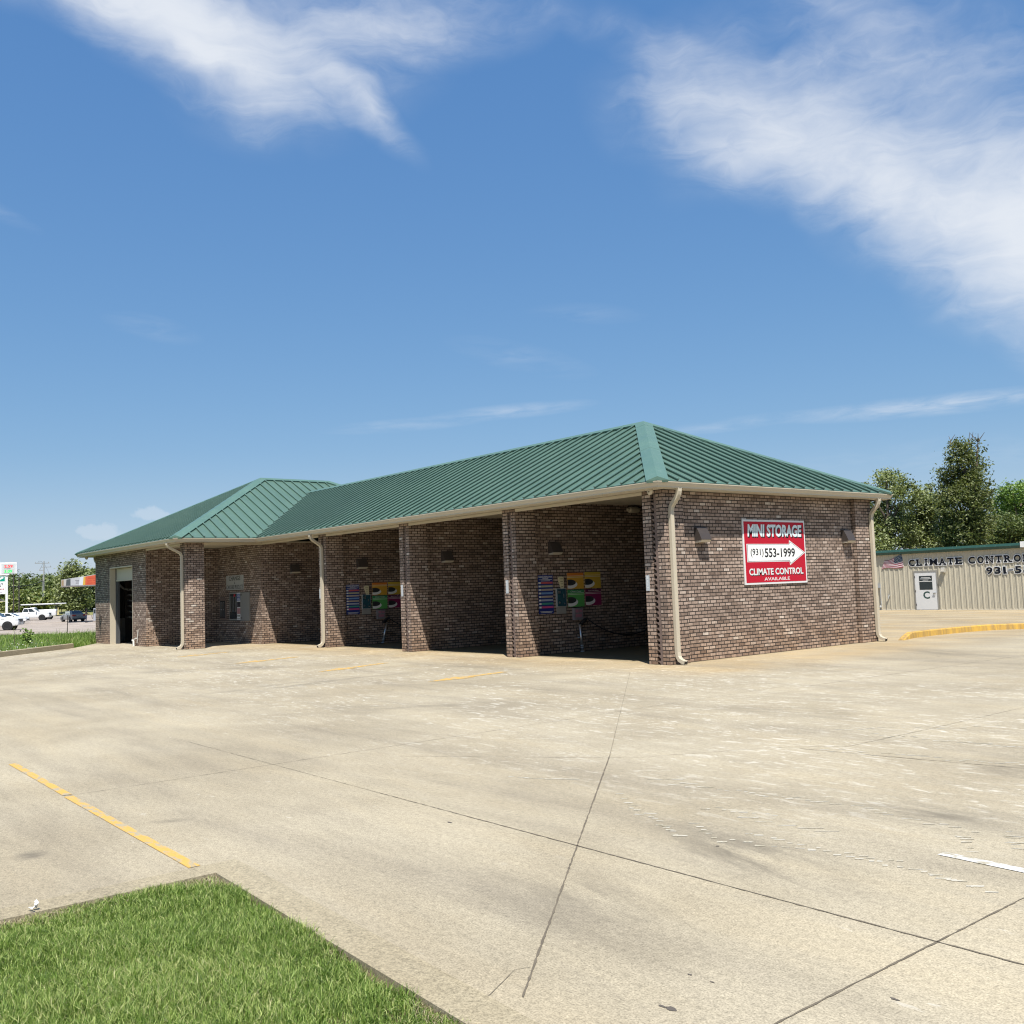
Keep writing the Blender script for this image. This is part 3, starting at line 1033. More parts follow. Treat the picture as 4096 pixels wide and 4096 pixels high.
def roof_slope(poly, eave_pt, up, along, ribs, pitch=.405):
    """poly: plan outline; height grows along `up` from eave_pt. ribs: function s -> (t0, t1) plan distances up-slope, or None"""
    e = Vector(eave_pt)
    u, a = Vector(up), Vector(along)

    def P(s, t, h=0.0):
        q = e + a * s + u * t
        n = Vector((-u.x * SL, -u.y * SL, 1)).normalized() * h
        return (q.x + n.x, q.y + n.y, ZR0 + t * SL + n.z)
    mb = MB()
    pl = [((Vector(p) - e).dot(a), (Vector(p) - e).dot(u)) for p in poly]
    k = len(pl)
    vv = [P(s, t) for s, t in pl]
    mb.add(vv, [tuple(range(k))])
    s0, s1 = min(p[0] for p in pl), max(p[0] for p in pl)
    s = s0 + .22
    while s < s1 - .05:
        seg = ribs(s)
        if seg and seg[1] - seg[0] > .12:
            t0, t1 = seg
            prof = [(-.011, .0), (-.011, .038), (-.026, .038), (-.022, .056), (.022, .056), (.026, .038), (.011, .038), (.011, .0)]
            V = [P(s + o, t0 - .0, h + .001) for o, h in prof] + [P(s + o, t1, h + .001) for o, h in prof]
            mb.add(V, [(q, q + 1, q + 9, q + 8) for q in range(7)] + [(0, 7, 6, 1), (2, 5, 4, 3)])
        s += pitch
    return mb.build('roof_slope', ROOF, W)


e_ = .035                                    # the sheets start just inside the gutter
X0e, Y0e, Y1e = .371 - e_, -.523 + e_, 8.47 - e_
YM = (Y0e + Y1e) / 2
HW = YM - Y0e
XWe = -18.80 - e_
YWf, YWb = -3.437 + e_, 11.4 - e_
XWw = -30.42 + e_
XM = (XWe + XWw) / 2
HWW = XWe - XM
ZMR, ZWR = ZR0 + HW * SL, ZR0 + HWW * SL
XV = XWe - HW                                # where the main ridge dies into the wing roof
AP = X0e - HW                                # hip apex of the end nearest the camera
AF, AB = YWf + HWW, YWb - HWW                # the wing's ridge ends
if AB < AF + .5: AB = AF + .5
roof_slope([(X0e, Y0e), (AP, YM), (XV, YM), (XWe, Y0e)], (X0e, Y0e), (0, 1), (-1, 0),
           lambda s: (0 if s < X0e - XWe else None, min(s, HW)) if s < X0e - XWe else ((s - (X0e - XWe)), HW))
roof_slope([(X0e, Y1e), (XWe, Y1e), (XV, YM), (AP, YM)], (X0e, Y1e), (0, -1), (-1, 0),
           lambda s: (0, min(s, HW)) if s < X0e - XWe else ((s - (X0e - XWe)), HW))
roof_slope([(X0e, Y0e), (X0e, Y1e), (AP, YM)], (X0e, Y0e), (-1, 0), (0, 1), lambda s: (0, min(s, 2 * HW - s)))


def wing_rib(s):
    y = YWf + s
    t1 = min(s, (YWb - YWf) - s, HWW)
    t0 = 0
    if Y0e < y < Y1e:
        t0 = min(y - Y0e, Y1e - y)
    return (t0, t1)


roof_slope([(XWe, YWf), (XWe, Y0e), (XV, YM), (XWe, Y1e), (XWe, YWb), (XM, AB), (XM, AF)], (XWe, YWf), (-1, 0), (0, 1), wing_rib)
roof_slope([(XWw, YWf), (XM, AF), (XM, AB), (XWw, YWb)], (XWw, YWf), (1, 0), (0, 1), lambda s: (0, min(s, (YWb - YWf) - s, HWW)))
roof_slope([(XWw, YWf), (XWe, YWf), (XM, AF)], (XWw, YWf), (0, 1), (1, 0), lambda s: (0, min(s, XWe - XWw - s)))
roof_slope([(XWw, YWb), (XM, AB), (XWe, YWb)], (XWw, YWb), (0, -1), (1, 0), lambda s: (0, min(s, XWe - XWw - s)))
rb = MB()
rb.box(XWw, XWe, YWf, YWb, 3.78, 3.79)
rb.box(XWe, X0e, Y0e, Y1e, 3.91, 3.92)


def cap(p, q, n1, n2, wd, name, raise_=.058, end_drop=False):
    """folded cap over a hip or ridge: two flat wings following the slopes on either side"""
    p, q = Vector(p), Vector(q)
    d = (q - p)
    dh = Vector((d.x, d.y, 0)).normalized()
    mb = MB()
    side = []
    for nn in (n1, n2):
        nn = Vector((nn[0], nn[1], 0))
        nrm = Vector((nn.x * SL, nn.y * SL, 1)).normalized()          # slope normal (nn points downhill)
        dd = d.normalized()
        wv_ = dd.cross(nrm)
        if wv_.dot(nn) < 0: wv_ = -wv_
        side.append((wv_.normalized() * wd, nrm))
    up = Vector((0, 0, raise_ + .012))
    R = []
    for c in (p, q):
        a = c + side[0][0] + side[0][1] * raise_
        b = c + side[1][0] + side[1][1] * raise_
        R.append((a - side[0][1] * .05, a, c + up, b, b - side[1][1] * .05))
    V = [tuple(v) for r in R for v in r]
    mb.add(V, [(i, i + 1, i + 6, i + 5) for i in range(4)] + [(0, 1, 2, 3, 4), (9, 8, 7, 6, 5)])
    # lap joints along the cap
    Ln = d.length
    k = 1
    while k * 3.05 < Ln - .4:
        c0 = p + d.normalized() * (k * 3.05)
        for sd in range(2):
            a = c0 + side[sd][0] + side[sd][1] * (raise_ + .002)
            cc = c0 + up + Vector((0, 0, .003))
            dn = d.normalized() * .02
            mb.add([tuple(a), tuple(cc), tuple(cc + dn), tuple(a + dn)], [(0, 1, 2, 3)])
        k += 1
    return mb.build(name, CAPM, W)


CW = .225
cap((X0e - .02, Y0e + .02, ZR0 + .01), (AP, YM, ZMR), (0, -1), (1, 0), CW, 'hip_cap')
cap((X0e - .02, Y1e - .02, ZR0 + .01), (AP, YM, ZMR), (0, 1), (1, 0), CW, 'hip_cap')
cap((XV + .1, YM, ZMR), (AP, YM, ZMR), (0, -1), (0, 1), .17, 'ridge_cap')
cap((XWe - .02, YWf + .02, ZR0 + .01), (XM, AF, ZWR), (1, 0), (0, -1), CW, 'hip_cap')
cap((XWw + .02, YWf + .02, ZR0 + .01), (XM, AF, ZWR), (-1, 0), (0, -1), CW, 'hip_cap')
cap((XWe - .02, YWb - .02, ZR0 + .01), (XM, AB, ZWR), (1, 0), (0, 1), CW, 'hip_cap')
cap((XWw + .02, YWb - .02, ZR0 + .01), (XM, AB, ZWR), (-1, 0), (0, 1), CW, 'hip_cap')
cap((XM, AF, ZWR), (XM, AB, ZWR), (1, 0), (-1, 0), .17, 'ridge_cap')
va = MB()
va.add([(XWe, Y0e, ZR0 + .012), (XWe - .02, Y0e - .14, ZR0 + .03), (XV - .02, YM - .14, ZMR + .03), (XV, YM, ZMR + .012), (XV + .14, YM, ZMR + .03), (XWe + .14, Y0e, ZR0 + .03)], [(0, 1, 2, 3), (0, 3, 4, 5)])
va.build('valley_flashing', ROOF, W)
# eave trim: the dark drip edge under the sheets
de = MB()
EI = [(XWw, YWf), (XWe, YWf), (XWe, Y0e), (X0e, Y0e), (X0e, Y1e), (XWe, Y1e), (XWe, YWb), (XWw, YWb)]
sweep(de, EI, [(0.0, 3.768), (0.0, 3.803), (.06, 3.803), (.06, 3.768)])
de.build('drip_edge', ROOFD, W)


def downspout(pt, out, side_w=.105, depth=.075, over=.40, top=3.66, kick=None):
    """rectangular leader: outlet under the gutter, an offset bend back to the wall and a shoe at the foot"""
    x, y = pt
    o = Vector((out[0], out[1], 0))
    t = Vector((-o.y, o.x, 0))
    base = Vector((x, y, 0)) + o * (depth / 2 + .012)
    path = [(over, top + .02), (over, top - .06), (over * .93, top - .12), (over * .75, top - .19), (over * .35, top - .29), (over * .1, top - .36), (0, top - .45), (0, top - .6), (0, .26), (.012, .17), (.06, .10), (.14, .065), (.21, .045)]
    mb = MB()
    R = []
    for i, (d_, z) in enumerate(path):
        a = path[max(i - 1, 0)]
        b = path[min(i + 1, len(path) - 1)]
        tx, tz = b[0] - a[0], b[1] - a[1]
        ln = math.hypot(tx, tz)
        tx, tz = tx / ln, tz / ln
        nx_, nz_ = -tz, tx                                 # normal in the out/z plane
        c = base + o * d_ + Vector((0, 0, z))
        nv = o * nx_ + Vector((0, 0, nz_))
        ring = []
        for (su, sv) in [(-1, -1), (-.55, -1), (-.5, -.8), (.5, -.8), (.55, -1), (1, -1), (1, 1), (.55, 1), (.5, .8), (-.5, .8), (-.55, 1), (-1, 1)]:
            ring.append(c + t * (su * side_w / 2) + nv * (sv * depth / 2))
        R.append(ring)
    k = 12
    mb.add([tuple(v) for r in R for v in r], [(i * k + j, i * k + (j + 1) % k, (i + 1) * k + (j + 1) % k, (i + 1) * k + j) for i in range(len(R) - 1) for j in range(k)])
    o_ = mb.build('downspout', CREAM, W)
    mth = MB()
    ring = R[-1]
    c = sum((Vector(v) for v in ring), Vector()) / k
    dv = (Vector(R[-1][0]) - Vector(R[-2][0])).normalized()
    mth.add([tuple(c + (Vector(v) - c) * .86 + dv * .002) for v in ring], [tuple(range(k))])
    mth.build('downspout_mouth', BLACK, o_)
    st_ = MB()
    for z in (1.1, 2.3):
        q = base + Vector((0, 0, z))
        a, b = q - t * (side_w / 2 + .012) - o * (depth / 2), q + t * (side_w / 2 + .012) + o * (depth / 2 + .006)
        st_.box(a.x, b.x, a.y, b.y, z - .014, z + .014)
    return o_


downspout((0, .20), (1, 0), over=.24)
downspout((0, 7.88), (1, 0), over=.24)
downspout((-14.84, 0), (0, -1), over=.40)
downspout((-19.64, YF), (0, -1), over=.50)
downspout((XA0, YF + .15), (-1, 0), over=.55)
# hose box and the white PVC elbows at the foot of the automatic bay's wall
hb = MB()
hb.box(-29.0, -28.88, YF - .07, YF, 1.02, 1.14)
hb.tube([(-29.02, YF - .05, 1.02), (-29.02, YF - .05, .62), (-28.99, YF - .05, .55)], .018)
hb.build('hose_bib', BRONZE, W)
pv = MB()
pv.tube([(-24.72, YF - .05, .0), (-24.72, YF - .05, .16), (-24.70, YF - .10, .22), (-24.55, YF - .11, .20), (-24.52, YF - .11, .0)], .035)
pv.tube([(-24.35, YF - .04, .12), (-24.22, YF - .04, .62)], .018)
pv.tube([(-24.62, YF - .11, .22), (-24.40, YF - .06, .30)], .025)
pv.build('drain_pipe', plain('pvc', (0.62, 0.60, 0.55), .5), W)


# ================================================================== THINGS ON THE CAR WASH
def onx(x0):                      # plate coordinates -> a wall facing +X
    return lambda u, v, w_: (x0 + w_, u, v)


def ony(y0):                      # a wall facing -Y
    return lambda u, v, w_: (u, y0 - w_, v)


def shift(vf, du, dv):
    return [(a + du, b + dv) for a, b in vf[0]], vf[1]


def plate(mb, place, u0, u1, v0, v1, d0, d1, mi=0):
    V = [place(u, v, d) for d in (d0, d1) for u, v in ((u0, v0), (u1, v0), (u1, v1), (u0, v1))]
    return mb.add(V, [(3, 2, 1, 0), (4, 5, 6, 7), (0, 1, 5, 4), (1, 2, 6, 5), (2, 3, 7, 6), (3, 0, 4, 7)], mi)


def poly_plate(mb, place, pts, d0, d1, mi=0):
    n_ = len(pts)
    V = [place(u, v, d0) for u, v in pts] + [place(u, v, d1) for u, v in pts]
    mb.add(V, [tuple(range(n_, 2 * n_))] + [(i, (i + 1) % n_, n_ + (i + 1) % n_, n_ + i) for i in range(n_)], mi)


# --- wall pack lamps
def wall_lamp(face, at, label, group='dark wall lamps on the brick walls', size=1.0):
    """face '+x' or '-y'; at = point on the wall, middle of the lamp"""
    e = empty('wall_lamp', at, 0 if face == '+x' else -math.pi / 2)
    tag(e, label, 'wall lamp', group)
    wd, h_ = .17 * size, .15 * size
    b = MB()
    pr = [(0, -h_), (0, h_), (.07, h_), (.14, .02), (.20, -h_ * .78), (.20, -h_ * .86)]
    V = [(p[0], -wd, p[1]) for p in pr] + [(p[0], wd, p[1]) for p in pr]
    k = len(pr)
    b.add(V, [tuple(range(k)), tuple(range(2 * k - 1, k - 1, -1))] + [(i, (i + 1) % k, k + (i + 1) % k, k + i) for i in range(k)])
    b.build('housing', BRONZE, e)
    ln = MB()
    ln.add([(.012, -wd * .94, -h_ - .001), (.195, -wd * .94, -h_ * .87), (.195, wd * .94, -h_ * .87), (.012, wd * .94, -h_ - .001), (.012, -wd * .94, -h_ - .035), (.15, -wd * .94, -h_ - .03), (.15, wd * .94, -h_ - .03), (.012, wd * .94, -h_ - .035)],
           [(0, 3, 2, 1), (4, 5, 6, 7), (0, 1, 5, 4), (1, 2, 6, 5), (2, 3, 7, 6), (3, 0, 4, 7)])
    ln.build('lens', LENS, e)
    return e


wall_lamp('+x', (-.12, 1.27, 2.73), 'dark wall lamp left of the red storage sign, close to the near downspout')
wall_lamp('+x', (-.12, 6.90, 2.72), 'dark wall lamp right of the red storage sign, beside the far pilaster')
wall_lamp('+x', (-5.017, 1.33, 2.70), 'dark wall lamp inside the bay nearest the red sign, above the blue instruction board')
wall_lamp('+x', (-9.844, 1.36, 2.70), 'dark wall lamp inside the bare-walled bay between the two poster bays')
wall_lamp('+x', (-14.76, 1.36, 2.70), 'dark wall lamp above the posters of the third bay from the red sign')
wall_lamp('+x', (-19.56, 1.31, 2.71), 'dark wall lamp on the wall right of the vending corner')

# --- the red storage sign
sg = empty('storage_sign', (-.12, 3.93, 1.585))
tag(sg, 'square red and white storage sign with a big white arrow on the brick end wall', 'sign')
SW, SH = 2.39, 1.49
pb = MB()
P0 = lambda u, v, w_: (w_, u, v)
plate(pb, P0, -SW / 2, SW / 2, 0, SH, .004, .030)
pb.build('white_border', WHITE, sg)
pb = MB()
plate(pb, P0, -SW / 2 + .045, SW / 2 - .045, .045, SH - .045, .030, .034)
pb.build('red_panel', REDSIGN, sg)


def su(f): return -SW / 2 + f * SW


def sv(f): return SH - f * SH


AR = [(.045, .375), (.72, .375), (.725, .315), (.985, .515), (.72, .715), (.715, .655), (.045, .655)]
pb = MB()
poly_plate(pb, P0, [(su(a), sv(b)) for a, b in AR][::-1], .034, .036)
pb.build('arrow_outline', WHITE, sg)
cx_, cy_ = .5, .515


def shr(a, b, k):
    return (su(a + (k if a < .1 else (-k * 1.9 if a > .9 else (k * 1.1 if abs(b - .515) > .18 else (k * .2 if False else 0))))), sv(b + (k * 2.4 if b < .34 else (-k * 2.4 if b > .69 else (k * 1.2 if b < .5 else (-k * 1.2 if b > .53 else 0))))))


pb = MB()
poly_plate(pb, P0, [shr(a, b, .010) for a, b in AR][::-1], .036, .0375)
pb.build('arrow_line', BLACK, sg)
pb = MB()
poly_plate(pb, P0, [shr(a, b, .0145) for a, b in AR][::-1], .0375, .039)
pb.build('arrow', plain('sign_white', (0.80, 0.80, 0.77), .4, var=.02), sg)


def letters(name, txt, u, v, w_, h_, d0, dth, m_, parent, place, **kw):
    mb = MB()
    vf = shift(fit_text(txt, w_, h_, **kw), u, v)
    thick_text(mb, vf, lambda a, b, c: place(a, b, d0 + (dth if c > 0 else 0)), 1.0)
    return mb.build(name, m_, parent)


letters('letter_shadow', 'MINI STORAGE', su(.517), sv(.185), SW * .885, SH * .20, .0345, .001, BLACK, sg, P0, bold=.046, shear=.12)
letters('letters', 'MINI STORAGE', su(.505), sv(.167), SW * .875, SH * .195, .036, .002, plain('sign_pale_blue', (0.66, 0.74, 0.76), .4, var=.03), sg, P0, bold=.042, shear=.12)
letters('phone_number', '(931)', su(.20), sv(.515), SW * .20, SH * .135, .039, .001, BLACK, sg, P0, bold=.012)
letters('phone_number', '553-1999', su(.565), sv(.515), SW * .49, SH * .145, .039, .001, BLACK, sg, P0, bold=.022)
letters('letter_shadow', 'CLIMATE CONTROL', su(.507), sv(.815), SW * .87, SH * .112, .0345, .001, BLACK, sg, P0, bold=.03)
letters('letters', 'CLIMATE CONTROL', su(.50), sv(.805), SW * .87, SH * .105, .036, .001, WHITE, sg, P0, bold=.03)
letters('letters', 'AVAILABLE', su(.50), sv(.92), SW * .41, SH * .05, .0345, .001, WHITE, sg, P0, bold=.01)


# --- little vertical EXIT plates
def exit_sign(u, label, z=1.72):
    e = empty('exit_sign', (u, 0, z))
    tag(e, label, 'sign', 'vertical exit plates on the piers')
    Pe = lambda a, b, c: (a, -c, b)
    mb = MB()
    plate(mb, Pe, -.05, .05, -.165, .165, .004, .012)
    mb.build('plate', plain('exit_plate', (0.42, 0.45, 0.47), .4, var=.05), e)
    mb = MB()
    for i, ch in enumerate('EXIT'):
        thick_text(mb, shift(fit_text(ch, .012 if ch == 'I' else .045, .058, bold=.02), 0, .115 - i * .077), lambda a, b, c: Pe(a, b, .012 + (.001 if c > 0 else 0)), 1)
    mb.build('letters', WHITE, e)
    return e


exit_sign(-.51, 'vertical exit plate on the corner pier beside the near downspout', 1.71)
exit_sign(-5.28, 'vertical exit plate on the second pier from the red sign', 1.74)
exit_sign(-10.12, 'vertical exit plate on the third pier from the red sign', 1.74)
exit_sign(-15.06, 'vertical exit plate on the pier with a downspout beside the vending corner bay', 1.74)


# --- security cameras under the eaves, loud speaker in the near bay
def dome(at, label):
    e = empty('security_camera', at)
    tag(e, label, 'camera', 'small cream cameras under the eaves')
    mb = MB()
    mb.lathe([(.0, .0), (.065, .0), (.065, -.045), (.058, -.075), (.035, -.115), (0, -.125)], (0, 0, 0), 'z', 16)
    mb.build('housing', CREAM, e, smooth=True)
    mb = MB()
    for s_ in (-1, 1):
        mb.lathe([(0, -.062), (.014, -.061), (.014, -.045)], (s_ * .024, 0, -.062), 'y', 8)
    mb.build('lens', BLACK, e)
    return e


dome((-.10, -.26, 3.663), 'small cream security camera under the eave at the corner nearest the camera')
dome((-29.95, -3.12, 3.663), 'small cream security camera under the eave at the far left corner')
sp = empty('loudspeaker', (-5.017, 4.22, 3.72))
tag(sp, 'cream horn loudspeaker high inside the bay nearest the red sign', 'loudspeaker')
mb = MB()
mb.lathe([(0, -.20), (.075, -.20), (.085, -.17), (.085, .12), (.07, .16), (0, .17)], (.16, 0, 0), 'y', 16)
mb.build('horn', CREAM, sp, smooth=True)
mb = MB()
mb.box(0, .09, -.03, .03, -.03, .03)
mb.lathe([(0, -.28), (.035, -.27), (.05, -.20)], (.16, 0, 0), 'y', 12)
mb.build('bracket', CREAM2, sp)

# --- posters, instruction boards, coin boxes and wash wands of the two fitted bays
ORA = (plain('poster_orange', (0.62, 0.20, 0.03), .45), plain('poster_amber', (0.62, 0.34, 0.04), .45))
YLW = (plain('poster_yellow', (0.60, 0.42, 0.05), .45), plain('poster_gold', (0.55, 0.36, 0.04), .45))
GRN = (plain('poster_green', (0.045, 0.24, 0.09), .45), plain('poster_leaf', (0.10, 0.36, 0.09), .45))
MAG = (plain('poster_plum', (0.11, 0.012, 0.05), .45), plain('poster_magenta', (0.22, 0.016, 0.085), .45))
PICT = plain('poster_picture', (0.032, 0.034, 0.036), .4, var=.9, scale=8)
OFFW = plain('poster_offwhite', (0.70, 0.69, 0.66), .5, var=.03)
NAVYB = plain('poster_navy', (0.015, 0.03, 0.16), .4)


def poster(x, u0, u1, v0, v1, cols, label, title=None):
    e = empty('wash_poster', (x, (u0 + u1) / 2, (v0 + v1) / 2))
    tag(e, label, 'poster', 'square wash posters in the bays')
    w2, h2 = (u1 - u0) / 2, (v1 - v0) / 2
    Pp = lambda a, b, c: (c, a, b)
    mb = MB()
    plate(mb, Pp, -w2, w2, -h2, h2, .004, .014)
    mb.build('board', cols[1], e)
    mb = MB()
    plate(mb, Pp, -w2, w2, h2 * .62, h2, .014, .0152)
    mb.build('header', cols[0], e)
    mb = MB()
    for q in (.60, .44):
        plate(mb, Pp, -w2, w2, h2 * q, h2 * (q + .035), .0153, .0162)
    mb.build('lines', OFFW, e)
    cx0, rx, ry, cyy = -w2 * .72, w2 * .92, h2 * .52, -h2 * .34

    def half(rx_, ry_, d0, d1, cyo=0.0):
        pts = []
        for i in range(33):
            t = -math.pi / 2 + math.pi * i / 32
            pts.append((max(-w2, cx0 + rx_ * math.cos(t)), cyy + cyo + ry_ * math.sin(t)))
        pts += [(-w2, cyy + cyo + ry_ * .93), (-w2, cyy + cyo - ry_ * .93)]
        m2 = MB()
        poly_plate(m2, Pp, pts, d0, d1)
        return m2
    half(rx, ry, .0155, .0165, -.02).build('ring', OFFW, e)
    half(rx * .80, ry * .72, .0166, .0175, .03).build('picture', PICT, e)
    if title:
        letters('title', title, 0, h2 * .81, w2 * 1.3, h2 * .16, .0153, .001, OFFW, e, Pp)
    return e


def fit_bay(x, bay, lean):
    B_ = {'near': 'in the bay nearest the red sign', 'mid': 'in the third bay from the red sign'}[bay]
    poster(x, 1.77, 2.345, 1.625, 2.04, ORA, f'orange poster with an oval picture, {B_}')
    poster(x, 2.395, 2.965, 1.625, 2.05, YLW, f'yellow poster with an oval picture, {B_}')
    poster(x, 1.77, 2.345, 1.16, 1.60, GRN, f'green poster with an oval picture, {B_}', 'Clear Coat')
    poster(x, 2.395, 2.965, 1.175, 1.60, MAG, f'magenta poster with an oval picture, {B_}', 'Spot Free Rinse')
    # instruction board
    e = empty('instruction_board', (x, 1.02, 1.51))
    tag(e, f'tall blue instruction board with coloured bars, {B_}', 'sign', 'blue instruction boards')
    Pp = lambda a, b, c: (c, a, b)
    mb = MB()
    plate(mb, Pp, -.25, .25, -.49, .49, .004, .014)
    mb.build('board', NAVYB, e)
    cs = [(.50, .10, .10), (.42, .40, .26), (.40, .33, .27), (.16, .28, .50), (.42, .34, .26), (.34, .36, .44), (.06, .26, .20), (.52, .07, .20)]
    for i, c in enumerate(cs):
        z = .295 - i * .088
        mb = MB()
        plate(mb, Pp, -.15, .235, z - .024, z + .024, .014, .0152)
        mb.build('coloured_bar', plain('bar_%d_paint' % i, c, .45), e)
        mb = MB()
        plate(mb, Pp, -.235, -.16, z - .022, z + .022, .014, .0151)
        mb.build('bar_picture', OFFW, e)
    letters('heading', 'WASHING INSTRUCTIONS', 0, .445, .46, .042, .014, .001, OFFW, e, Pp, bold=.02)
    mb = MB()
    for z, w_ in ((.405, .2), (.375, .44), (.345, .3), (-.43, .42), (-.455, .36)):
        plate(mb, Pp, -w_ / 2, w_ / 2, z - .005, z + .005, .014, .0148)
    mb.build('small_print', OFFW, e)
    # yellow token plate
    e = empty('token_plate', (x, 1.545, 1.80))
    tag(e, f'small cream scalloped plate above the coin box, {B_}', 'sign', 'scalloped plates above the coin boxes')
    mb = MB()
    pts = [(.085, -.15), (.085, .15), (-.05, .15)]
    for i in range(4):
        z = .10 - i * .065
        pts += [(-.085 - .012 * (i % 2) + .02 * i, z + .02), (-.10 + .02 * i, z), (-.08 + .02 * i, z - .03)]
    pts.append((-.01, -.15))
    poly_plate(mb, Pp, pts[::-1], .004, .03)
    mb.build('plate', plain('token_cream', (0.62, 0.55, 0.34), .5, var=.1), e)
    mb = MB()
    for i in range(4):
        plate(mb, Pp, -.05 + .015 * i, .06, .09 - i * .065, .10 - i * .065, .03, .031)
    mb.build('small_print', BRONZE, e)
    # coin box
    e = empty('coin_box', (x, 1.52, 1.42))
    tag(e, f'dark teal coin box set in the brick, {B_}', 'coin box', 'coin boxes in the wash bays')
    mb = MB()
    plate(mb, Pp, -.16, .16, -.24, .23, .0, .05)
    mb.build('housing', ALU, e)
    mb = MB()
    plate(mb, Pp, -.145, .145, -.225, .215, .05, .056)
    mb.build('face_plate', plain('coin_teal', (0.02, 0.07, 0.09), .35, var=.4, scale=5), e)
    mb = MB()
    plate(mb, Pp, -.12, -.03, .10, .17, .056, .06)
    mb.lathe([(0, .068), (.028, .066), (.03, .056)], (0, -.08, -.13), 'x', 12)
    mb.lathe([(0, .068), (.02, .066), (.022, .056)], (0, .09, -.16), 'x', 12)
    plate(mb, Pp, .06, .075, -.02, .09, .056, .063)
    mb.build('coin_slot', STEEL, e)
    mb = MB()
    plate(mb, Pp, -.15, .16, -.42, -.245, .0, .03)
    mb.build('lower_panel', GREY, e)
    # wand holder box and the metal tube below it
    e = empty('soap_box', (x, 2.06, .99))
    tag(e, f'small grey dispenser under the green poster, {B_}', 'dispenser', 'dispensers under the green posters')
    mb = MB()
    plate(mb, Pp, -.15, .15, -.17, .14, .0, .09)
    mb.build('housing', plain('dispenser_grey', (.20, .18, .19), .5, var=.5, scale=9), e)
    mb = MB()
    plate(mb, Pp, -.11, .10, -.10, -.02, .09, .094)
    plate(mb, Pp, -.11, -.01, .02, .10, .09, .094)
    plate(mb, Pp, .02, .12, .03, .09, .09, .094)
    mb.build('label_panel', plain('dispenser_pink', (.36, .15, .19), .5), e)
    e = empty('wand_holder', (x + .12, 2.08 if not lean else 2.14, 0))
    tag(e, f'bare steel wand tube standing against the wall, {B_}', 'wand tube', 'steel wand tubes')
    mb = MB()
    top = (0, -.03, .70) if not lean else (0, .10, .70)
    bot = (0, .03, .02) if not lean else (0, -.07, .05)
    mb.tube([bot, top], .036, 12)
    mb.build('tube', STEEL, e, smooth=True)
    mb = MB()
    d = (Vector(top) - Vector(bot))
    for t in (.12, .2):
        c = Vector(bot) + d * t
        mb.lathe([(.037, -.012), (.046, -.012), (.046, .012), (.037, .012)], c, 'z', 12)
    mb.lathe([(.037, -.03), (.055, -.03), (.055, 0), (.0, 0)], Vector(bot) + Vector((0, 0, .0)), 'z', 12)
    mb.box(-.12, .0, -.02, .02, .35, .38)
    mb.build('clamp', ALU, e)
    # black nozzle and hose
    e = empty('spray_hose', (x + .10, 2.30, .80))
    tag(e, f'black spray hose drooping to the floor, {B_}', 'hose', 'spray hoses in the bays')
    pts = []
    for i in range(25):
        t = i / 24
        pts.append((.02 + .10 * t, t * 2.3, .05 + .0 * t - 2.35 * t * (1 - t) * .52 - .35 * t + .0))
    pts = [(a, b, max(c, -.78)) for a, b, c in pts]
    mb = MB()
    mb.tube(pts, .016, 8)
    mb.build('hose', BLACK, e, smooth=True)
    mb = MB()
    mb.tube([(.0, -.20, -.10), (.0, -.06, .0), (.02, .03, .06)], [.05, .055, .02], 10)
    mb.build('spray_gun', BLACK, e)


fit_bay(-5.017, 'near', False)
fit_bay(-14.76, 'mid', True)

# --- vending corner
e = empty('vending_sign', (-21.84, 0, 2.275))
tag(e, 'grey sign lettered CHANGE & CAR CARE PRODUCTS above the vending machine', 'sign')
Pv = lambda a, b, c: (a, -c, b)
mb = MB()
plate(mb, Pv, -.79, .79, -.06, .275, .004, .02)
plate(mb, Pv, -.79, .80, -.275, -.062, .004, .0185)
mb.build('board', plain('sign_grey_white', (0.36, 0.36, 0.34), .5, var=.06), e)
DKTXT = plain('dark_letter', (.03, .028, .026), .5)
letters('letters', 'CHANGE', 0, .165, 1.05, .17, .02, .002, DKTXT, e, Pv, bold=.01)
letters('letters', '&', 0, -.005, .09, .085, .02, .002, DKTXT, e, Pv)
letters('letters', 'CAR CARE PRODUCTS', 0, -.165, 1.5, .155, .0185, .002, DKTXT, e, Pv, bold=.006)

e = empty('vending_machine', (-22.34, 0, .85))
tag(e, 'flush wall vending machine with dark glass, label strip and grey panel', 'vending machine')
mb = MB()
mb.box(0, 1.06, -.03, .0, 0, 1.05)
mb.build('housing', GREY, e)
mb = MB()
mb.box(.04, .70, -.035, -.03, .05, 1.0)
mb.build('dark_glass', GLASSD, e)
mb = MB()
for i in range(4):
    mb.box(.10 + i * .16, .12 + i * .16, -.038, -.035, .32, .92)
mb.build('product_rail', GREY, e)
mb = MB()
mb.box(.44, .58, -.039, -.0352, .90, .98)
mb.build('red_display', plain('red_display', (.45, .02, .03), .4), e)
mb = MB()
mb.box(.72, 1.06, -.04, -.03, .02, 1.03)
strip_ = mb.build('label_strip', OFFW, e)
for (z0, z1, c) in [(.74, 1.0, (.03, .06, .22)), (.50, .70, (.02, .02, .03)), (.24, .46, (.38, .20, .20))]:
    mb = MB()
    mb.box(.74, 1.04, -.043, -.04, z0, z1)
    mb.build('label', plain('vend_label_%d' % int(z0 * 100), c, .4, var=.6, scale=9), e)
mb = MB()
letters('label_text', 'COLD', .89, .93, .24, .08, .043, .001, OFFW, e, lambda a, b, c: (a, -c, b), bold=.01)
letters('label_text', 'COLD', .89, .81, .24, .08, .043, .001, OFFW, e, lambda a, b, c: (a, -c, b), bold=.01)
mb = MB()
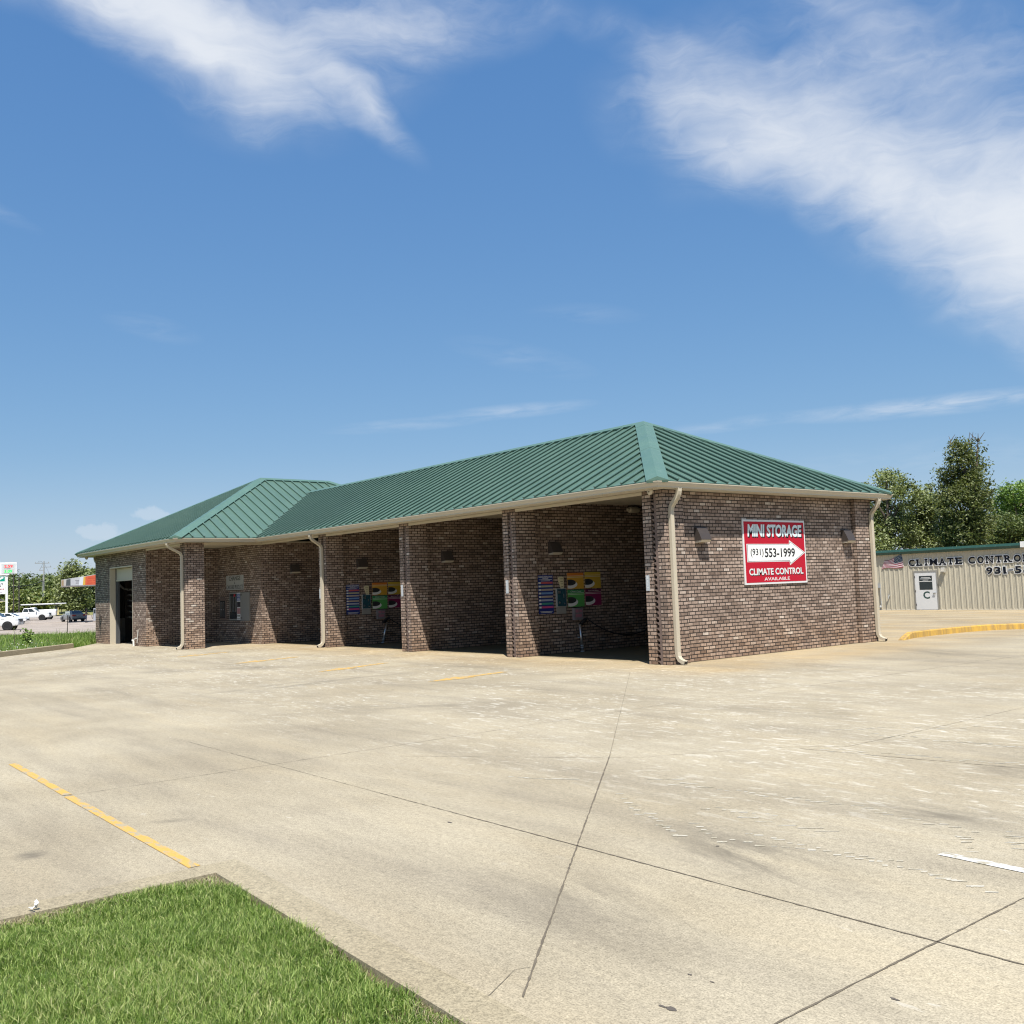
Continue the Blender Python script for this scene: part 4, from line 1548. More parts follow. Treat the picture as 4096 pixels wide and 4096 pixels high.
for i in range(3):
    mb.box(.77 + i * .09, .82 + i * .09, -.046, -.04, .14, .20)
    mb.box(.77 + i * .09, .80 + i * .09, -.046, -.04, .05, .08)
mb.build('selection_button', BRONZE, e)
mb = MB()
mb.box(1.07, 1.84, -.055, 0, -.01, 1.04)
pnl = mb.build('side_panel', plain('panel_grey', (.22, .215, .20), .5, var=.05), e)
mb = MB()
for z in (.07, .93):
    mb.box(1.07, 1.22, -.058, -.055, z, z + .04)
mb.build('hinge', BRONZE, pnl)

e = empty('change_machine', (-23.30, 0, .92))
tag(e, 'narrow change machine recessed in an arched surround left of the vending machine', 'change machine')
mb = MB()
pts = [(0, -.05), (.62, -.05), (.62, .70)] + [(.31 + .31 * math.cos(t), .70 + .12 * math.sin(t)) for t in [math.pi * i / 12 for i in range(1, 12)]] + [(0, .70)]
poly_plate(mb, Pv, pts, .0, .03)
mb.build('surround', TRIM_BROWN, e)
mb = MB()
plate(mb, Pv, .08, .54, .02, .68, .03, .04)
mb.build('face_plate', BLACK, e)
mb = MB()
for q in (.15, .36):
    for (a, b) in ((0, .012), (.10, .112)):
        plate(mb, Pv, q + a, q + b, .06, .62, .04, .044)
    plate(mb, Pv, q + .013, q + .099, .60, .612, .04, .044)
mb.build('door_trim', ALU, e)
mb = MB()
for q in (.20, .40):
    mb.lathe([(0, -.05), (.02, -.05), (.024, -.04)], (q, 0, .34), 'y', 10)
mb.build('lock', STEEL, e)

# --- dryer seen in the dark behind the automatic bay's door
e = empty('dryer_arch', (-29.30, -1.75, 0))
tag(e, 'pale dryer nozzles and hose ring in the dark automatic bay', 'dryer')
for i in range(6):
    z = 1.02 + i * .235
    mb = MB()
    mb.add([(0, .10, z), (.0, .75, z - .16), (.25, .75, z - .16), (.25, .10, z), (0, .10, z + .06), (0, .75, z - .10), (.25, .75, z - .10), (.25, .10, z + .06)], [(0, 1, 5, 4), (4, 5, 6, 7), (1, 2, 6, 5), (3, 2, 6, 7), (0, 3, 2, 1), (0, 4, 7, 3)])
    mb.build('nozzle', ALU, e)
mb = MB()
mb.tube([(.06, .25 + .55 * math.cos(t), 2.62 + .42 * math.sin(t)) for t in [math.pi * (1 + i / 16) for i in range(17)]], .045, 8)
mb.build('hose_ring', ALU, e)
mb = MB()
mb.box(-.08, .0, .0, .9, .0, 3.0)
mb.build('back_plate', BRONZE, e)
e = empty('equipment_cabinet', (-29.38, -2.05, 0))
tag(e, 'grey cabinet with a small box inside the automatic bay doorway', 'cabinet')
mb = MB()
mb.box(0, .10, -.42, .30, .05, 1.0)
mb.build('body', plain('cabinet_grey', (.20, .19, .17), .6), e)
mb = MB()
mb.box(.10, .22, -.40, -.22, .62, .84)
mb.build('control_box', GREY, e)

# ================================================================== YELLOW KERB
cp = [(.44, 8.45), (.26, 9.2), (.17, 10.0), (.19, 10.9), (.24, 11.9), (.36, 12.85), (.62, 13.5), (1.05, 14.0), (1.9, 14.35), (4.0, 14.5), (12, 14.6), (26, 14.6)]
cv, cf = [], []


def smooth_path(pts, k=5):
    P_ = [Vector((*p, 0)) for p in pts]
    out = []
    for i in range(len(P_) - 1):
        p0, p1, p2, p3 = P_[max(i - 1, 0)], P_[i], P_[i + 1], P_[min(i + 2, len(P_) - 1)]
        for j in range(k):
            t = j / k
            out.append(.5 * ((2 * p1) + (p2 - p0) * t + (2 * p0 - 5 * p1 + 4 * p2 - p3) * t * t + (3 * p1 - p0 - 3 * p2 + p3) * t ** 3))
    out.append(P_[-1])
    return out


sp_ = smooth_path(cp)
acc = 0
for i, p in enumerate(sp_):
    d = (sp_[min(i + 1, len(sp_) - 1)] - sp_[max(i - 1, 0)]).normalized()
    nn = Vector((-d.y, d.x, 0))               # left of travel: away from the viewer's side
    if i: acc += (p - sp_[i - 1]).length
    h_ = .16 * min(1, max(.06, acc / .75)) ** .8
    lz = lot_z(p.y)
    for (o_, z) in [(0, lz - .02), (-.0 + .012, lz + h_ - .02 * min(1, h_ / .1)), (.035, lz + h_), (.15, lz + h_), (.18, lz + h_ - .02), (.19, lz - .02)]:
        q = p + nn * o_
        cv.append((q.x, q.y, z))
k = 6
for i in range(len(sp_) - 1):
    for j in range(k - 1):
        cf.append((i * k + j, (i + 1) * k + j, (i + 1) * k + j + 1, i * k + j + 1))
cf.append(tuple(range(k)))
m_, kk, bb = mat('yellow_kerb_paint')
p_ = kk.new('ShaderNodeTexCoord').outputs['Object']
g_ = kk.new('ShaderNodeNewGeometry')
st = kk.noise(kk.mapping(p_, (0, 0, 0), (0, 0, 0), (5, 5, .8)), 1.0, 6, .7, .3)
cc_ = kk.ramp(st, [(.30, (.26, .17, .075)), (.47, (.43, .265, .065)), (.6, (.56, .34, .06))])
cc_ = kk.mix(kk.math('MULTIPLY', kk.step(kk.noise(p_, 6, 7, .7), .60, .68), .7), cc_, (.33, .28, .19))
kk.set(bb.inputs['Base Color'], cc_)
bb.inputs['Roughness'].default_value = .8
tag(MB().add(cv, cf).build('kerb', m_), 'yellow painted kerb curving away behind the brick end wall', 'kerb')

# ================================================================== STORAGE BUILDING
SA = gz(3669, 2440, -.38)
SB = gz(4096, 2439, -.38)
SRZ = math.atan2(SB.y - SA.y, SB.x - SA.x)
st_b = empty('storage_building', SA, SRZ)
tag(st_b, 'low cream ribbed metal storage building with a green eave', 'storage building')
SX0, SX1 = -9.0, 26.0
PANEL = plain('cream_panel', (0.46, 0.42, 0.325), .5, var=.05, scale=1.2)
mb = MB()
prof = []
x = SX0
while x < SX1:
    prof += [(x, 0), (x + .055, -.027), (x + .10, -.027), (x + .155, 0), (x + .175, 0), (x + .19, -.007), (x + .20, -.007), (x + .215, 0), (x + .235, 0), (x + .25, -.007), (x + .26, -.007), (x + .275, 0)]
    x += .305
x_door = (-.02, 1.30)


def ribbed(x0, x1, z0, z1):
    pr = [q for q in prof if x0 <= q[0] <= x1]
    if not pr: return
    pr = [(x0, 0)] + pr + [(x1, 0)]
    k = len(pr)
    mb.add([(a, b, z0) for a, b in pr] + [(a, b, z1) for a, b in pr], [(i, i + 1, k + i + 1, k + i) for i in range(k - 1)])


ribbed(SX0, x_door[0] - .06, .05, 3.3)
ribbed(x_door[0] - .06, x_door[1] + .06, 2.19, 3.3)
ribbed(x_door[1] + .06, SX1, .05, 3.3)
mb.box(SX0, x_door[0] - .06, .06, 12, -.2, 3.2, skip=('-y',))
mb.box(x_door[1] + .06, SX1, .06, .1, -.2, 3.2)
mb.build('ribbed_wall', PANEL, st_b)
mb = MB()
mb.box(SX0, x_door[0] - .06, -.02, .06, -.02, .05)
mb.box(x_door[1] + .06, SX1, -.02, .06, -.02, .05)
mb.build('base_trim', plain('pale_trim', (.62, .57, .46), .5), st_b)
mb = MB()
mb.prism([(-.02, 3.17), (-.19, 3.19), (-.22, 3.31), (-.16, 3.44), (-.02, 3.44)], 'x', SX0 - .2, 6.12)
mb.prism([(-.02, 3.17), (-.19, 3.19), (-.22, 3.31), (-.16, 3.44), (-.02, 3.44)], 'x', 6.45, SX1)
mb.build('eave_trim', ROOFD, st_b)
mb = MB()
mb.add([(SX0 - .2, -.17, 3.362), (SX1, -.17, 3.362), (SX1, 6, 3.55), (SX0 - .2, 6, 3.55), (SX1, 12.2, 3.36), (SX0 - .2, 12.2, 3.36)], [(0, 1, 2, 3), (3, 2, 4, 5)])
mb.add([(SX0 - .2, -.2, 3.345), (SX1, -.2, 3.345), (SX1, -.1, 3.40), (SX0 - .2, -.1, 3.40)], [(0, 1, 2, 3)])
mb.build('roof', ROOFD, st_b)
mb = MB()
mb.box(6.13, 6.44, -.23, -.02, 3.20, 3.50)
dsp = mb.build('gutter_box', plain('bright_white', (.80, .80, .78), .5), st_b)
dr = MB()
dr.box(.0, 1.28, -.035, .02, .02, 2.09)
door = dr.build('door', WHITE, st_b)
mb = MB()
mb.box(-.06, -.003, -.045, .05, .0, 2.19)
mb.box(1.283, 1.34, -.045, .05, .0, 2.19)
mb.box(-.003, 1.283, -.045, .05, 2.093, 2.19)
mb.build('door_frame', GREY, st_b)
mb = MB()
mb.box(.26, 1.04, -.040, -.035, 1.13, 1.90)
win = mb.build('window', GLASSD, door)
mb = MB()
mb.box(.24, 1.06, -.043, -.040, 1.575, 1.61)
for z, w_ in ((1.80, .55), (1.735, .66), (1.665, .34)):
    mb.box(.65 - w_ / 2, .65 + w_ / 2, -.042, -.040, z - .014, z + .014)
mb.build('window_lettering', OFFW, door)
letters('door_letter', 'C', .65, .83, .40, .42, .035, .002, plain('dark_green_letter', (.03, .07, .06), .5), door, lambda a, b, c: (a, -c, b), bold=.03)
mb = MB()
mb.box(1.06, 1.20, -.05, -.035, .90, .96)
mb.box(1.08, 1.24, -.10, -.075, .93, .96)
mb.box(1.10, 1.13, -.075, -.035, .93, .96)
mb.build('handle', STEEL, door)
mb = MB()
for z in (.25, 1.0, 1.8):
    mb.box(-.012, .018, -.052, -.036, z, z + .11)
mb.build('hinge', BRONZE, door)

# lettering on the wall: cut-out slab-serif letters, dark on a white edge
SER = {'C': [], 'L': [(.16, 1), (.16, 0)], 'I': [(.5, 1), (.5, 0)], 'M': [(.10, 0), (.90, 0)], 'A': [(.10, 0), (.90, 0)], 'T': [(.5, 0)], 'E': [(.12, 1), (.12, 0)], 'O': [], 'N': [(.10, 1), (.90, 1), (.10, 0)],
       'R': [(.13, 1), (.13, 0), (.9, 0)], '1': [(.6, 0)]}


def slab_words(txt, x0, pitch_w, z0, h_, name, label, advance):
    e_ = empty(name, SA, SRZ)
    tag(e_, label, 'lettering')
    x = x0
    for ch in txt:
        wd = {'I': .2, '-': .26, '1': .24, ' ': .2, 'M': .44}.get(ch, .36) * pitch_w
        if ch != ' ':
            for (nm, m_, bold, grow, d0, d1) in (('letter_edge', WHITE, .05, .085, .036, .044), ('letter', NAVY, .012 if ch in 'MN' else .028, 0, .0445, .052)):
                mb = MB()
                hh = h_ if ch != '-' else h_ * .14
                vf = shift(fit_text(ch, wd * {'I': .42, '1': .62}.get(ch, 1) + grow, hh + grow, bold=bold), x + wd / 2, z0 + h_ / 2)
                thick_text(mb, vf, lambda a, b, c: (a, -(d1 if c > 0 else d0), b), 1)
                for j, (fx, top) in enumerate(SER.get(ch, [])):
                    cxs = x + wd * fx if ch != 'I' else x + wd / 2
                    hw = (.068 if ch in 'MN' else .085) * pitch_w + grow / 2
                    zz = z0 + h_ if top else z0
                    za, zb = (zz - .075 - grow / 2, zz + grow / 2) if top else (zz - grow / 2, zz + .075 + grow / 2)
                    mb.box(cxs - hw, cxs + hw, -(d1 + .0008 * (j + 1)), -d0 - .0003 * (j + 1), za, zb)
                lo = mb.build(nm, m_, e_)
        x += wd + advance
    return e_


slab_words('CLIMATE', -.30, 1.0, 2.47, .37, 'wall_lettering', 'dark slab-serif word CLIMATE on the cream storage wall above the white door', .12)
slab_words('CONTROL', 3.22, 1.0, 2.47, .37, 'wall_lettering', 'dark slab-serif word CONTROL on the cream storage wall, cut by the right edge', .13)
slab_words('931-553-1999', 4.16, .95, 1.88, .37, 'wall_lettering', 'dark phone number on the cream storage wall below the lettering', .09)

# waving flag cut-out
fe = empty('flag_sign', SA, SRZ)
tag(fe, 'flat waving stars and stripes cut-out on the cream storage wall', 'flag sign')
FR = plain('flag_red', (.30, .045, .075), .5)
FW = plain('flag_white', (.72, .64, .64), .5)
FB = plain('flag_blue', (.012, .04, .085), .5)


def flag_pt(s, t):
    """s 0 left .. 1 right (canton at the right), t 0 top .. 1 bottom"""
    top = 2.86 + .30 * s ** 1.6 - .03 * math.sin(s * 6)
    bot = 2.33 + .10 * math.sin(s * 5.2 + .2) * (1 - s) + .10 * s
    xl = -1.83 - .24 * t
    xr = -.72 + .08 * t
    return (xl + (xr - xl) * s, top + (bot - top) * t)


mb = MB()
for r_ in range(7):
    for i in range(10):
        q = [flag_pt(i / 10, (2 * r_) / 13), flag_pt((i + 1) / 10, (2 * r_) / 13), flag_pt((i + 1) / 10, (2 * r_ + 1) / 13), flag_pt(i / 10, (2 * r_ + 1) / 13)]
        mb.add([(a, -.046, b) for a, b in q], [(3, 2, 1, 0)])
mb.build('red_stripes', FR, fe)
mb = MB()
for i in range(10):
    q = [flag_pt(i / 10, 0), flag_pt((i + 1) / 10, 0), flag_pt((i + 1) / 10, 1), flag_pt(i / 10, 1)]
    mb.add([(a, -.043, b) for a, b in q] + [(a, -.036, b) for a, b in q], [(3, 2, 1, 0), (0, 1, 5, 4), (2, 3, 7, 6)] + ([(3, 0, 4, 7)] if i == 0 else []) + ([(1, 2, 6, 5)] if i == 9 else []))
mb.build('white_stripes', FW, fe)
mb = MB()
for i in range(5):
    q = [flag_pt(.58 + .42 * i / 5, 0), flag_pt(.58 + .42 * (i + 1) / 5, 0), flag_pt(.58 + .42 * (i + 1) / 5, 7 / 13), flag_pt(.58 + .42 * i / 5, 7 / 13)]
    mb.add([(a, -.049, b) for a, b in q], [(3, 2, 1, 0)])
can = mb.build('canton', FB, fe)
mb = MB()
for r_ in range(5):
    for c in range(6):
        a, b = flag_pt(.61 + .36 * (c + .4 * (r_ % 2)) / 5.6, (.6 + 1.35 * r_) / 13)
        pts = [(a + rr * math.sin(6.283 * i / 10), b + rr * math.cos(6.283 * i / 10)) for i, rr in enumerate([.024, .010] * 5)]
        mb.add([(u, -.051, v) for u, v in pts], [tuple(range(10))[::-1]])
mb.build('stars', WHITE, can)

we = empty('wall_pack', SA, SRZ)
tag(we, 'small beige wall pack light right of the white storage door', 'wall light')
mb = MB()
mb.prism([(-.034, 2.05), (-.034, 2.33), (-.16, 2.33), (-.24, 2.10), (-.22, 2.05)], 'x', 1.68, 1.88)
mb.build('housing', plain('wall_pack_beige', (.38, .36, .31), .5), we)
mb = MB()
mb.prism([(-.205, 2.205), (-.225, 2.12), (-.235, 2.125), (-.215, 2.21)], 'x', 1.71, 1.85)
mb.build('lens', LENS, we)
me_ = empty('electric_box', SA, SRZ)
tag(me_, 'grey electric box with a conduit low on the storage wall', 'electric box')
mb = MB()
mb.box(-2.40, -2.18, -.13, -.03, 1.28, 1.54)
mb.build('housing', ALU, me_)
mb = MB()
mb.tube([(-2.20, -.08, 1.28), (-2.19, -.08, .45), (-2.17, -.08, .36), (-2.22, -.09, .26)], .022, 8)
mb.lathe([(0, -.02), (.07, -.02), (.085, .02), (.07, .06), (0, .08)], (-2.25, -.10, .19), 'x', 12)
mb.build('conduit', ALU, me_)
vv_ = empty('hydrant_spigot', SA, SRZ)
tag(vv_, 'short grey spigot sticking out of the storage wall', 'spigot')
mb = MB()
mb.tube([(-1.64, -.03, .84), (-1.64, -.12, .84), (-1.64, -.16, .80), (-1.65, -.17, .66)], .03, 8)
mb.build('pipe', ALU, vv_)
mb = MB()
mb.lathe([(0, -.02), (.045, -.01), (.045, .01), (0, .02)], (-1.64, -.15, .90), 'z', 10)
mb.build('valve_wheel', GREY, vv_)


# ================================================================== VEGETATION
def unit(n_):
    v = RNG.normal(size=(n_, 3))
    return v / np.linalg.norm(v, axis=1, keepdims=True)


def leaf_quads(centres, size, up_bias=.35, aspect=.6, droop=0.0):
    """one bent leaf-spray quad at each centre"""
    n_ = len(centres)
    nrm = unit(n_)
    nrm[:, 2] = np.abs(nrm[:, 2]) + up_bias
    nrm /= np.linalg.norm(nrm, axis=1, keepdims=True)
    t = np.cross(nrm, unit(n_))
    t /= np.linalg.norm(t, axis=1, keepdims=True)
    b = np.cross(nrm, t)
    s = size * RNG.uniform(.55, 1.35, (n_, 1))
    a = t * s
    c = b * s * aspect
    V = np.stack([centres - a, centres + c * .9 - a * .1, centres + a, centres - c * .9 + a * .15], 1)
    V[:, 2, 2] -= droop * s[:, 0]
    return V.reshape(-1, 3), np.arange(4 * n_).reshape(-1, 4)


def crown_points(blobs, n_clump, per, clump_r, shell=.55):
    """blobs (x, y, z, rx, rz, weight): clumps near the surface of each lobe, leaves inside each clump"""
    wts = np.array([b[5] * b[3] ** 1.6 * b[4] for b in blobs])
    wts /= wts.sum()
    out = []
    for b, k in zip(blobs, RNG.multinomial(n_clump, wts)):
        if k == 0: continue
        d = unit(k)
        r = RNG.uniform(shell, 1.02, (k, 1)) ** .7
        c = d * r * np.array([b[3], b[3], b[4]]) + np.array(b[:3])
        cr = clump_r * RNG.uniform(.5, 1.4, (k, 1, 1))
        p = c[:, None, :] + RNG.normal(size=(k, per, 3)) * cr * np.array([.62, .62, .42])
        out.append(p.reshape(-1, 3))
    return np.concatenate(out)


def tree(name, label, base, blobs, leaf_m, n_clump=260, per=26, clump_r=.5, leaf=.13, trunk_r=.22, group=None, twigs=0, cat='tree'):
    base = Vector(base)
    e = empty(name, base)
    tag(e, label, cat, group)
    rel = [(b[0] - base.x, b[1] - base.y, b[2] - base.z, b[3], b[4], b[5]) for b in blobs]
    P = crown_points(rel, n_clump, per, clump_r)
    V, Q = leaf_quads(P, leaf)
    np_mesh('crown', V, Q, leaf_m, e)
    mb = MB()
    cz = sorted(rel, key=lambda b: b[2])
    top = Vector(cz[-1][:3])
    mid = Vector((sum(b[0] for b in rel) / len(rel), sum(b[1] for b in rel) / len(rel), max(1.0, cz[0][2] * .6)))
    mb.tube([(0, 0, -.3), (mid.x * .2, mid.y * .2, mid.z * .5), tuple(mid), tuple(mid.lerp(top, .55)), tuple(top)], [trunk_r * 1.25, trunk_r, trunk_r * .75, trunk_r * .45, trunk_r * .12], 8)
    for b in rel:
        q = Vector(b[:3])
        s = mid.lerp(top, max(0, min(.7, (q.z - mid.z) / max(.1, top.z - mid.z) * .6)))
        mb.tube([tuple(s), tuple(s.lerp(q, .55) + Vector((0, 0, .15))), tuple(q + Vector((0, 0, b[4] * .4)))], [trunk_r * .4, trunk_r * .25, trunk_r * .06], 6)
    for i in range(twigs):
        b = cz[-1 - (i % 3)]
        q = Vector(b[:3]) + Vector((0, 0, b[4] * .2))
        d = Vector((random.uniform(-1, 1), random.uniform(-1, 1), random.uniform(.3, 1.2))).normalized()
        mb.tube([tuple(q), tuple(q + d * b[3] * .9), tuple(q + d * b[3] * 1.5 + Vector((random.uniform(-.3, .3), random.uniform(-.3, .3), .25)))], [.05, .03, .012], 5)
    mb.build('trunk', BARK, e)
    return e


def pxblobs(lst, D, squash=1.0, dj=0.0):
    out = []
    for (x, y, r) in lst:
        p = dep(x, y, D + random.uniform(-dj, dj))
        rr = r * D / F_PX
        out.append((p.x, p.y, p.z, rr, rr * squash, 1.0))
    return out


def foot(x, D, z=-.45):
    p = dep(x, 2300, D)
    return (p.x, p.y, z)


L_OLIVE = leafy('olive_leaves', (0.10, 0.125, 0.048), (0.20, 0.235, 0.10), (0.37, 0.41, 0.21), .35)
L_DARK = leafy('dark_leaves', (0.062, 0.082, 0.026), (0.12, 0.145, 0.050), (0.21, 0.23, 0.09), .32)
L_BRIGHT = leafy('bright_leaves', (0.085, 0.15, 0.03), (0.16, 0.26, 0.06), (0.26, 0.36, 0.11), .3)
L_MID = leafy('mid_leaves', (0.065, 0.098, 0.030), (0.12, 0.16, 0.052), (0.20, 0.235, 0.09), .25)
tree('broad_tree', 'pale olive broadleaf tree just right of the brick end wall', foot(3570, 72), pxblobs([(3490, 2010, 62), (3560, 1935, 58), (3625, 1985, 60), (3450, 2110, 70), (3540, 2070, 75), (3500, 2190, 70), (3600, 2120, 72), (3590, 2200, 60), (3545, 1900, 28), (3615, 1935, 25), (3470, 1960, 30)], 72, .85, 1.5), L_OLIVE, 640, 38, .42, .10)
tree('broad_tree', 'rounded mid green tree between the pale olive tree and the tall dark one', foot(3710, 74), pxblobs([(3680, 2040, 60), (3730, 2030, 55), (3700, 1975, 32), (3670, 2120, 65), (3740, 2120, 65), (3700, 2190, 70), (3725, 1950, 16)], 74, .85, 1.5), L_OLIVE, 520, 38, .42, .10)
tree('tall_tree', 'tall dark tree with bare twigs at its top behind the storage building', foot(3865, 67), pxblobs([(3830, 1800, 42), (3885, 1800, 36), (3912, 1770, 18), (3800, 1785, 20), (3850, 1870, 68), (3800, 1900, 45), (3910, 1860, 38), (3850, 1950, 82), (3900, 1960, 70), (3795, 1980, 55), (3850, 2040, 90), (3925, 2010, 48), (3850, 2120, 90), (3910, 2100, 70), (3800, 2110, 65), (3860, 2190, 80)], 67, .9, 1.2), L_DARK, 820, 36, .38, .095, .28, twigs=9)
tree('bright_tree', 'fresh bright green tree at the right edge above the storage roof', foot(4080, 92), pxblobs([(4050, 1970, 50), (4010, 2020, 45), (4100, 1985, 60), (4060, 2060, 65), (4130, 2060, 75), (4020, 2100, 60), (4180, 2000, 60)], 92, .9, 2), L_BRIGHT, 520, 36, .5, .125)
tree('broad_tree', 'low dark bushy tree under the bright green tree at the right edge', foot(4020, 76), pxblobs([(3975, 2110, 45), (4030, 2100, 50), (4085, 2105, 50), (3990, 2170, 60), (4060, 2175, 65), (4120, 2160, 60), (4140, 2110, 45), (3960, 2190, 50)], 76, .85, 1.5), L_MID, 560, 36, .42, .10)
tree('broad_tree', 'mid green tree beyond the right edge of the storage building', foot(4260, 80), pxblobs([(4220, 2060, 70), (4280, 2010, 70), (4330, 2080, 80), (4250, 2150, 80)], 80, .85, 1.5), L_MID, 260, 26, .45, .12)
# left: the taller tree over the canopy
tree('broad_tree', 'tall pale green tree rising above the filling station canopy', foot(290, 205, .2), pxblobs([(287, 2262, 24), (262, 2285, 20), (310, 2275, 22), (290, 2300, 34), (255, 2315, 26), (322, 2310, 28), (285, 2345, 36), (320, 2360, 36), (256, 2365, 32), (345, 2300, 22), (285, 2400, 34), (250, 2402, 28), (322, 2405, 32), (300, 2420, 22), (268, 2422, 20), (335, 2424, 18)], 205, .9, 2), L_OLIVE, 420, 24, 1.0, .28, .35)
tree('broad_tree', 'yellow green tree right of the tall pale one, above the canopy', foot(372, 215, .2), pxblobs([(350, 2300, 20), (380, 2295, 24), (365, 2330, 30), (400, 2310, 30), (355, 2370, 34), (395, 2370, 36), (372, 2405, 30), (350, 2418, 22), (390, 2420, 22)], 215, .9, 2), L_MID, 300, 22, 1.0, .28, .3)
# the wood on the hillside: one mass
pts_all = []
sky_pts = [(-120, 2290), (0, 2288), (30, 2285), (60, 2290), (85, 2298), (108, 2292), (140, 2291), (158, 2304), (180, 2298), (200, 2292), (215, 2296), (240, 2290), (330, 2272), (420, 2270)]
for D, drop, sm, cnt in ((330, 0, 1.0, 46), (300, 14, 1.0, 44), (270, 32, 1.0, 40), (245, 62, .9, 38), (226, 84, .75, 34)):
    for i in range(cnt):
        x = -130 + 560 * (i + random.uniform(-.4, .4)) / cnt
        ys = np.interp(x, [p[0] for p in sky_pts], [p[1] for p in sky_pts]) + drop + random.uniform(-5, 9 + drop * .18)
        g = ground_at(x, D)
        top = dep(x, ys, D)
        if drop > 50 and x < 45: continue
        h_ = max(2.2, top.z - g)
        base = Vector((top.x, top.y, g))
        r_ = h_ * random.uniform(.32, .44)
        bl = [(base.x, base.y, g + h_ * .62, r_, h_ * .38, 1), (base.x + random.uniform(-1, 1), base.y + random.uniform(-1, 1), g + h_ * .36, r_ * 1.15, h_ * .33, 1), (base.x + random.uniform(-.6, .6) * r_, base.y + random.uniform(-.6, .6) * r_, g + h_ * .78, r_ * .6, h_ * .22, .8)]
        pts_all.append((D, crown_points(bl, 30, 13, .85)))
for dset, nm, mt in (((330, 300, 270), 'far_wood', L_MID), ((245, 226), 'near_wood', None)):
    P = np.concatenate([p for D, p in pts_all if D in dset])
    V, Q = leaf_quads(P, .42)
    o = np_mesh(nm, V, Q, mt or leafy('hedge_leaves', (0.075, 0.11, 0.028), (0.15, 0.195, 0.055), (0.26, 0.275, 0.095), .25))
    kind(o, 'stuff')
    tag(o, 'dark green wood covering the hillside behind the filling station' if nm == 'far_wood' else 'lighter scrubby wood edge at the foot of the hillside', 'wood')


def blades(P, h, wd, material, name, lean=.45, parent=None, seg=2, base_dir=None):
    """curved grass blades rooted at P (N,3)"""
    n_ = len(P)
    h = h * RNG.uniform(.55, 1.3, (n_, 1))
    th = RNG.uniform(0, 2 * np.pi, n_)
    sd = np.stack([np.cos(th), np.sin(th), np.zeros(n_)], 1)
    la = RNG.uniform(0, 2 * np.pi, n_)
    ld = np.stack([np.cos(la), np.sin(la), np.zeros(n_)], 1)
    if base_dir is not None:
        ld = ld * .7 + np.array(base_dir) * .6
    k = RNG.uniform(.1, 1.0, (n_, 1)) * lean
    w_ = wd * RNG.uniform(.6, 1.3, (n_, 1))
    z = np.array([[0, 0, 1.0]])
    p1 = P + z * h * .55 + ld * h * k * .30
    p2 = P + z * h * (1 - .35 * k ** 2) + ld * h * k * 1.0
    V = np.stack([P - sd * w_ / 2, P + sd * w_ / 2, p1 + sd * w_ * .42, p1 - sd * w_ * .42, p2 + sd * w_ * .07, p2 - sd * w_ * .07], 1)
    idx = np.arange(n_)[:, None] * 6
    Q = np.concatenate([idx + np.array([[0, 1, 2, 3]]), idx + np.array([[3, 2, 4, 5]])], 0)
    return np_mesh(name, V.reshape(-1, 3), Q, material, parent)


LAWN = leafy('lawn_blades', (0.060, 0.112, 0.015), (0.185, 0.290, 0.052), (0.46, 0.54, 0.185), .36, dry=(0.55, 0.54, 0.27))
# dense where the lawn is seen, thinner behind the camera
N1, N2 = 160000, 45000
A1 = np.stack([RNG.uniform(7.73, 11.2, N1), RNG.uniform(-15.0, -12.9, N1)], 1)
A2 = np.stack([RNG.uniform(7.73, 16.0, N2), RNG.uniform(-18.5, -12.9, N2)], 1)
A = np.concatenate([A1, A2])
ex = np.minimum(A[:, 0] - GX0, GY0 - LEAN * (A[:, 0] - GX0) - A[:, 1])
# patchy edge where the soil shows
nz_ = np.sin(A[:, 0] * 5.1 + 1.3) * .04 + np.sin(A[:, 0] * 13 + A[:, 1] * 3) * .03 + np.sin(A[:, 1] * 9.7) * .04 + np.sin(A[:, 0] * 2.3 + 4) * .03
ok = ex > (.022 + nz_ * .7 + RNG.uniform(-.03, .03, len(A)))
corner = np.hypot(A[:, 0] - GX0 + .05, A[:, 1] - GY0 - .05)
ok &= ~((corner < .36) & (RNG.uniform(size=len(A)) < .85))
ok |= (ex > .005) & (RNG.uniform(size=len(A)) < .05)
A = A[ok]
hh = .060 + .012 * np.sin(A[:, 0] * 2.1 + A[:, 1] * 1.3) + .012 * np.sin(A[:, 0] * 6.3 - A[:, 1] * 4.9) + .012 * np.sin(A[:, 0] * 17 + 2 * np.sin(A[:, 1] * 11)) * np.sin(A[:, 1] * 19)
P3 = np.concatenate([A, np.full((len(A), 1), -.032)], 1)
g1 = blades(P3, hh[:, None] * .84, .0043, LAWN, 'lawn_grass', 1.0)
tag(kind(g1, 'stuff'), 'short green lawn in the near corner inside the concrete band', 'grass')
# dry thatch along the band
N3 = 9000
t_ = RNG.uniform(0, 1, N3)
side = RNG.uniform(size=N3) < .62
off = np.abs(RNG.normal(0, .06, N3)) + .01
TX = np.where(side, GX0 + t_ * 3.6, GX0 + off)
TY = np.where(side, GY0 - LEAN * (TX - GX0) - off, GY0 - t_ * 2.2)
keep = ((np.sin(TX * 4.3) + np.sin(TY * 6 + 2)) > -.6) | (np.hypot(TX - GX0, TY - GY0) < .5)
TP = np.stack([TX, TY, np.full(N3, -.029)], 1)[keep]
g2 = blades(TP, .03, .004, leafy('thatch', (.20, .17, .09), (.33, .28, .16), (.45, .40, .26), .1), 'dry_thatch', 1.6)
tag(kind(g2, 'stuff'), 'dry straw coloured thatch along the concrete band', 'thatch')
